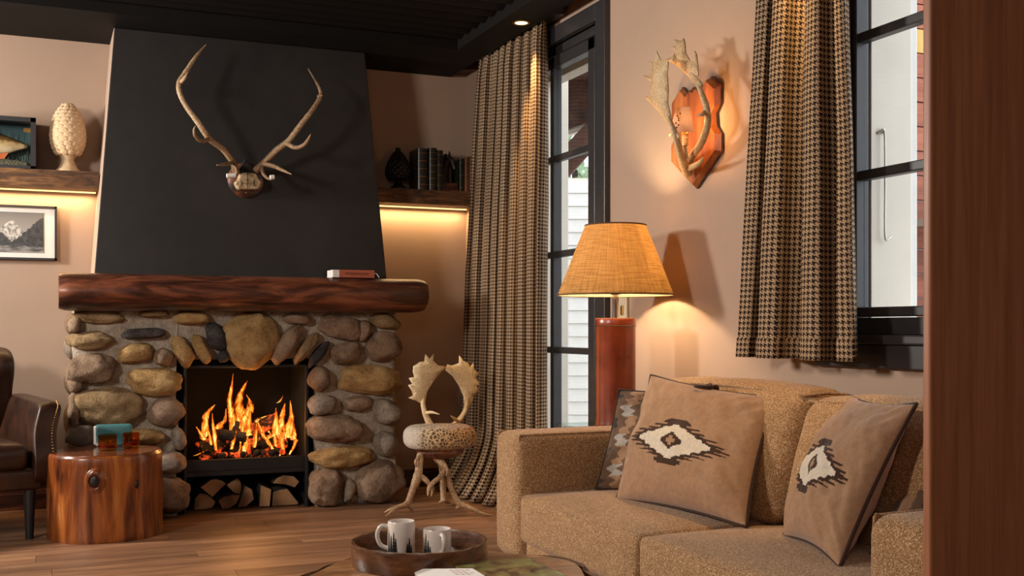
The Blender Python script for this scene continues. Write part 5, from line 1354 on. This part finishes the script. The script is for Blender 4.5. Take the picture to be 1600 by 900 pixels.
# half round card shade clipped in front of the bulb
bm = B(); uvl = bm.loops.layers.uv.new('UVMap'); rows = []
for k in range(7):
    f = k / 6; r = .066 - .030 * f; row = []
    for j in range(17):
        a = math.radians(120 + 150 * j / 16) ; row.append(bm.verts.new(k2 + V((r * math.cos(a), r * math.sin(a), -.022 + .105 * f))))
    rows.append(row)
for A, D in zip(rows, rows[1:]):
    for j in range(16): bm.faces.new((A[j], A[j + 1], D[j + 1], D[j]))
csh = finish('card_shade', bm, M['card_shade'], sc, smooth=180)
bm = B()
for q in range(7):
    a = math.radians(205 + 8 * math.sin(q * 2.3)); f = .2 + .09 * q; r = .0675 - .030 * f
    bmesh.ops.create_icosphere(bm, subdivisions=1, radius=.0035, matrix=Matrix.Translation(k2 + V((r * math.cos(a), r * math.sin(a), -.022 + .105 * f))))
finish('printed_sprig', bm, M['antler_tip'], csh, smooth=60)
d = bpy.data.lights.new('sconce_light', 'POINT'); d.energy = 5.5; d.color = (1, .50, .16); d.shadow_soft_size = .018
o = bpy.data.objects.new('sconce_light', d); COL.objects.link(o); o.location = k2 + V((0, 0, .022))

# ------------------------------------------------------------------ coffee table, tray, mugs, books
TZ = .345
ct = thing('coffee_table', 'low live edge wood slab coffee table in front of the sofa', 'coffee table', (1.0, 2.72, 0))
TC = V((1.0, 2.72, 0))
def slab_r(a):
    base = .415 + .03 * math.sin(2 * a + .6) + .022 * math.sin(3 * a + 1.2) + .012 * math.sin(7 * a)
    return base * (1 - .16 * max(0, math.cos(a - .25)) ** 2)
def slab(bm, prof, seg=96, mi=0, jit=0):
    rings = []
    for rr, z in prof:
        rings.append([bm.verts.new(TC + V(((slab_r(a) * rr + jit * noise.noise(V((math.cos(a) * 5, math.sin(a) * 5, z * 14)))) * math.cos(a), (slab_r(a) * rr + jit * noise.noise(V((math.cos(a) * 5, math.sin(a) * 5, z * 14)))) * math.sin(a), z))) for a in [2 * math.pi * j / seg for j in range(seg)]])
    for A, D in zip(rings, rings[1:]):
        for j in range(seg): bm.faces.new((A[j], A[(j + 1) % seg], D[(j + 1) % seg], D[j])).material_index = mi
    bm.faces.new(rings[0]); bm.faces.new(rings[-1])
M['slab'] = wood('polished slab', g((92, 56, 32)), g((158, 108, 68)), g((206, 156, 108)), (3, 9, 9), 1.6, .4, .08, coat=.1)
bm = B(); slab(bm, [(.93, TZ - .06), (.955, TZ - .05), (.955, TZ - .004), (.945, TZ)]); finish('slab_top', bm, M['slab'], ct, smooth=40)
bm = B(); slab(bm, [(.93, TZ - .075), (1.0, TZ - .066), (1.03, TZ - .045), (1.015, TZ - .02), (.985, TZ - .002), (.95, TZ - .03)], jit=.035); finish('bark_edge', bm, M['bark_brown'], ct, smooth=60)
bm = B(); lathe(bm, [(0, 0), (.25, 0), (.235, .06), (.22, .2), (.24, TZ - .06), (0, TZ - .06)], (1.0, 2.72, 0), 40, jit=jit); finish('trunk_base', bm, M['bark'], ct, smooth=50)
TR = V((.975, 2.93, TZ))
ty = thing('wooden_tray', 'round dark wooden tray holding two mugs', 'tray', TR)
tj = lambda a, z: 1 + .008 * math.sin(3 * a) + (.005 * noise.noise(V((math.cos(a) * 6, math.sin(a) * 6, z * 8))))
M['tray'] = wood('worn dark tray wood', g((48, 26, 14)), g((92, 56, 32)), g((138, 92, 56)), (4, 4, 12), 2, .3, .3, coat=.3)
def rimz(a): return .0025 * noise.noise(V((math.cos(a) * 9, math.sin(a) * 9, 2)))
bm = B(); lathe(bm, [(0, 0), (.188, 0), (.190, .004), (.191, .058), (.189, .064), (.181, .064), (.179, .058), (.177, .014), (.17, .012), (0, .012)], TR, 72, jit=tj)
for v in bm.verts:
    if v.co.z > TR.z + .055: v.co.z += rimz(math.atan2(v.co.y - TR.y, v.co.x - TR.x))
finish('tray_body', bm, M['tray'], ty, smooth=50)

def mug(lab, c, r, h, hang, trees):
    t = thing('mug', lab, 'mug', c, 'pine tree mugs')
    bm = B(); lathe(bm, [(0, 0), (r * .93, 0), (r, .005), (r, h - .003), (r - .0015, h), (r - .004, h - .002), (r - .0045, .008), (0, .006)], c, 48); finish('cup', bm, M['mug'], t, smooth=40)
    e = V((math.cos(hang), math.sin(hang), 0)); bm = B()
    tube(bm, [V(c) + e * (r - .003) + V((0, 0, h * .84)), V(c) + e * (r + .018) + V((0, 0, h * .86)), V(c) + e * (r + .029) + V((0, 0, h * .62)), V(c) + e * (r + .020) + V((0, 0, h * .34)), V(c) + e * (r - .003) + V((0, 0, h * .22))], [.0065, .006, .006, .006, .0065], 10, 6); finish('handle', bm, M['mug'], t, smooth=180)
    bm = B()
    for a0, th in trees:
        k = 7; rr = r + .0005
        for q in range(k):
            z0 = th * q / k; w = .0075 * (1 - q / k) + .0012; z1 = z0 + th / k * 1.5
            q3 = [(a0 - w / rr, z0), (a0 + w / rr, z0), (a0 + .0006 / rr, z1), (a0 - .0006 / rr, z1)]
            bm.faces.new([bm.verts.new((c[0] + rr * math.cos(a), c[1] + rr * math.sin(a), c[2] + z + .004)) for a, z in q3])
    finish('pine_tree_print', bm, M['pine_print'], t, solid=.0004)
    return t
fwd = math.atan2(-.9193, -.3935)                      # towards the viewer side of the room
m1 = (*(0.9359, 2.9799, 0.3575)[:2], TZ + .0125); m2 = (*(1.0259, 2.9319, 0.3575)[:2], TZ + .0125)
mug('taller white mug with pine tree print, handle on its left, in the tray', m1, .0385, .100, fwd - 1.45, [(fwd - 1.0, .062), (fwd - .72, .055), (fwd - .48, .066), (fwd - .32, .05), (fwd + .55, .036), (fwd + .72, .05), (fwd + .9, .03)])
mug('shorter white mug with its handle facing front in the tray', m2, .0395, .080, fwd + .35, [(fwd - 1.1, .05), (fwd - .85, .062), (fwd - .62, .045), (fwd - .45, .03)])

mg = thing('picture_book', 'large picture book with a green meadow cover lying on the coffee table', 'book', (1.13, 2.63, TZ))
m = Mat('meadow print'); co = m.coord(); n1 = m.noise(m.coord(scale=(1, 1, 1), rot=(0, 0, .4)), 11, 5, .65, .6); n2 = m.noise(co, 30, 4)
m.set(Base_Color=m.ramp(m.math('ADD', m.math('MULTIPLY', n1, .75), m.math('MULTIPLY', n2, .25)), [(.32, g((34, 26, 16))), (.44, g((96, 72, 44))), (.50, g((150, 120, 76))), (.57, g((146, 150, 78))), (.68, g((222, 210, 150)))]), Roughness=.3)
def flat_book(root, quad, z0, z1, cover, name='cover', lift=(0, 0, 0, 0)):
    q = [V((x, y, z0 + l)) for (x, y), l in zip(quad, lift)]
    bm = B(); prism(bm, q, (0, 0, .003)); prism(bm, [p + V((0, 0, z1 - z0 - .003)) for p in q], (0, 0, .003)); finish(name, bm, cover, root)
    c = sum(q, V((0, 0, 0))) / 4
    bm = B(); prism(bm, [c + (p - c) * .97 + V((0, 0, .003)) for p in q], (0, 0, z1 - z0 - .006)); finish('pages', bm, M['paper'], root)
flat_book(mg, [(1.0077, 2.7914, 0.372)[:2], (1.2306, 2.759, 0.372)[:2], (1.2313, 2.5283, 0.372)[:2], (1.02, 2.42)], TZ + .001, TZ + .026, m.m)
wb = thing('white_book', 'white softcover book with tiny red cover lettering on top of the picture book', 'book', (.99, 2.52, TZ))
a0, a1, a2 = (0.9026, 2.8004, 0.362)[:2], (0.989, 2.5616, 0.4)[:2], (0.9844, 2.3953, 0.4)[:2]
a3 = (a0[0] + a2[0] - a1[0], a0[1] + a2[1] - a1[1])
flat_book(wb, [a0, a1, a2, a3], TZ + .0015, TZ + .0155, M['paper'], lift=(0, .042, .042, 0))
M['red_ink'] = plain('faded red ink', g((176, 120, 106)), .7)
uq = (V((*a1, .042)) - V((*a0, 0))); vq = (V((*a3, 0)) - V((*a0, 0)))
bm = B()
for r in range(4):
    p = V((*a0, TZ + .0158)) + uq * .60 + vq * (.12 + r * .10)
    for k in range(4 - r % 2): s = p + uq * (k * .085); prism(bm, [s, s + uq * .06, s + uq * .06 + vq * .025, s + vq * .025], (0, 0, .0003))
finish('cover_print', bm, M['red_ink'], wb)

# ------------------------------------------------------------------ outside
bm = B(); box(bm, WX + .24, 24, -4, 24, -.45, -.30); structure('ground_outside', bm, plain('pale gravel', g((176, 170, 160)), .9, var=.15, scale=8))
F_, R_ = V((.3935, .9193, 0)), V((.9193, -.3935, 0))
an2 = thing('annex_building', 'white weatherboard building seen through the glazed door', 'building', F_ * 10.2 + R_ * .6 + V((0, 0, -.3)))
bsrc = None; p0 = F_ * 10.2 + R_ * -1.6; rotm = Matrix.Rotation(math.atan2(R_.y, R_.x), 4, 'Z')
for k in range(22):
    mt = Matrix.Translation(p0 + V((0, 0, -.28 + k * .1205)) - V(an2.location)) @ rotm
    if bsrc is None:
        bm = B(); prism(bm, [(0, 0, 0), (0, -.022, 0), (0, -.010, .1165), (0, 0, .1165)], (3.4, 0, 0)); bmesh.ops.translate(bm, verts=bm.verts, vec=V(an2.location))
        bsrc = finish('weatherboard', bm, M['white_board'], an2); bsrc.matrix_local = mt
    else: share('weatherboard', bsrc, an2, mt)
bm = B(); box(bm, 0, 3.4, .0, .2, -.3, 2.39)
bmesh.ops.transform(bm, matrix=Matrix.Translation(p0) @ rotm, verts=bm.verts); finish('wall', bm, M['cream'], an2)
M['porch'] = wood('dark porch timber', g((40, 20, 12)), g((72, 38, 24)), g((104, 60, 38)), (2, 9, 9), 2, .6, .1)
pr = thing('porch_roof', 'dark brown porch roof timbers above the white building', 'roof', F_ * 7.5 + R_ * .45 + V((0, 0, 2.3)))
bm = B(); prism(bm, [(3.1094, 6.7183, 2.6545), (3.4452, 6.5745, 2.792), (3.4452, 6.5745, 2.4052), (3.1094, 6.7183, 2.2849)], F_ * .14); finish('beam', bm, M['porch'], pr)
bm = B(); prism(bm, [(3.0254, 6.5367, 2.0495), (3.3521, 6.3968, 2.4258), (3.3521, 6.3968, 2.2084), (3.0254, 6.5367, 1.8153)], F_ * .12); finish('brace', bm, M['porch'], pr)
bm = B(); prism(bm, [F_ * 6.9 + R_ * -.4 + V((0, 0, 2.62)), F_ * 6.9 + R_ * 1.4 + V((0, 0, 2.62)), F_ * 9 + R_ * 1.8 + V((0, 0, 2.75)), F_ * 9 + R_ * -.5 + V((0, 0, 2.75))], (0, 0, .05)); finish('roof_boards', bm, M['porch'], pr)
bm = B(); prism(bm, [(3.0884, 6.6729, 2.2634), (3.4219, 6.5301, 2.3829), (3.4219, 6.5301, 2.3573), (3.0884, 6.6729, 2.2378)], F_ * .10); finish('fascia', bm, M['cream'], pr)
M['leaf'] = plain('pale green leaves', g((150, 172, 136)), .7, var=.35, scale=3)
tr2 = thing('tree', 'pale green tree beyond the white building', 'tree', F_ * 15 + R_ * .9 + V((0, 0, -.3)))
bm = B(); c = F_ * 15 + R_ * .9
tube(bm, [c + V((0, 0, -.3)), c + V((.05, 0, 1.5)), c + V((0, .1, 3.5))], [.16, .12, .05], 10); finish('trunk', bm, M['bark'], tr2, smooth=60)
bm = B()
for k in range(1400):
    p = c + V((RND.gauss(0, .75), RND.gauss(0, .75), 3.0 + RND.gauss(0, .75))); s = RND.uniform(.05, .11)
    e = Euler((RND.uniform(0, 3), RND.uniform(0, 3), RND.uniform(0, 6))); q = [V((-s, 0, 0)), V((0, -s * .5, 0)), V((s, 0, 0)), V((0, s * .5, 0))]
    for w in q: w.rotate(e)
    bm.faces.new([bm.verts.new(p + w) for w in q])
tag(finish('leaves', bm, M['leaf'], tr2), kind='stuff')
cb = thing('red_cabin', 'red brown plank cabin wall seen through the window beside the partition', 'building', (5.2, 4.65, -.3))
M['red_plank'] = wood('red brown planks', g((110, 56, 38)), g((152, 84, 58)), g((180, 108, 78)), (1, 8, 8), 2, .6, .1, rnd=.15)
M['yellow_plank'] = plain('yellow plank', g((206, 166, 90)), .6, var=.1)
src = None
for k in range(24):
    z = -.3 + k * .1335; mt = Matrix.Translation((-1.0, 0, z + .3))
    if k == 21:
        bm = B(); box(bm, 4.2, 6.6, 4.65, 4.68, z, z + .126); finish('plank', bm, M['yellow_plank'], cb)['label'] = 'yellow plank'
    elif src is None:
        bm = B(); box(bm, 0, 2.4, 0, .03, 0, .126); bmesh.ops.translate(bm, verts=bm.verts, vec=V(cb.location)); src = finish('plank', bm, M['red_plank'], cb); src.matrix_local = mt
    else: share('plank', src, cb, mt)
bm = B(); box(bm, 4.2, 6.6, 4.68, 4.76, -.3, 2.92); finish('backing', bm, M['white_board'], cb)
bm = B(); box(bm, 4.28, 6.0, 4.25, 4.62, 1.54, 1.58); finish('ledge', bm, M['steel'], cb)
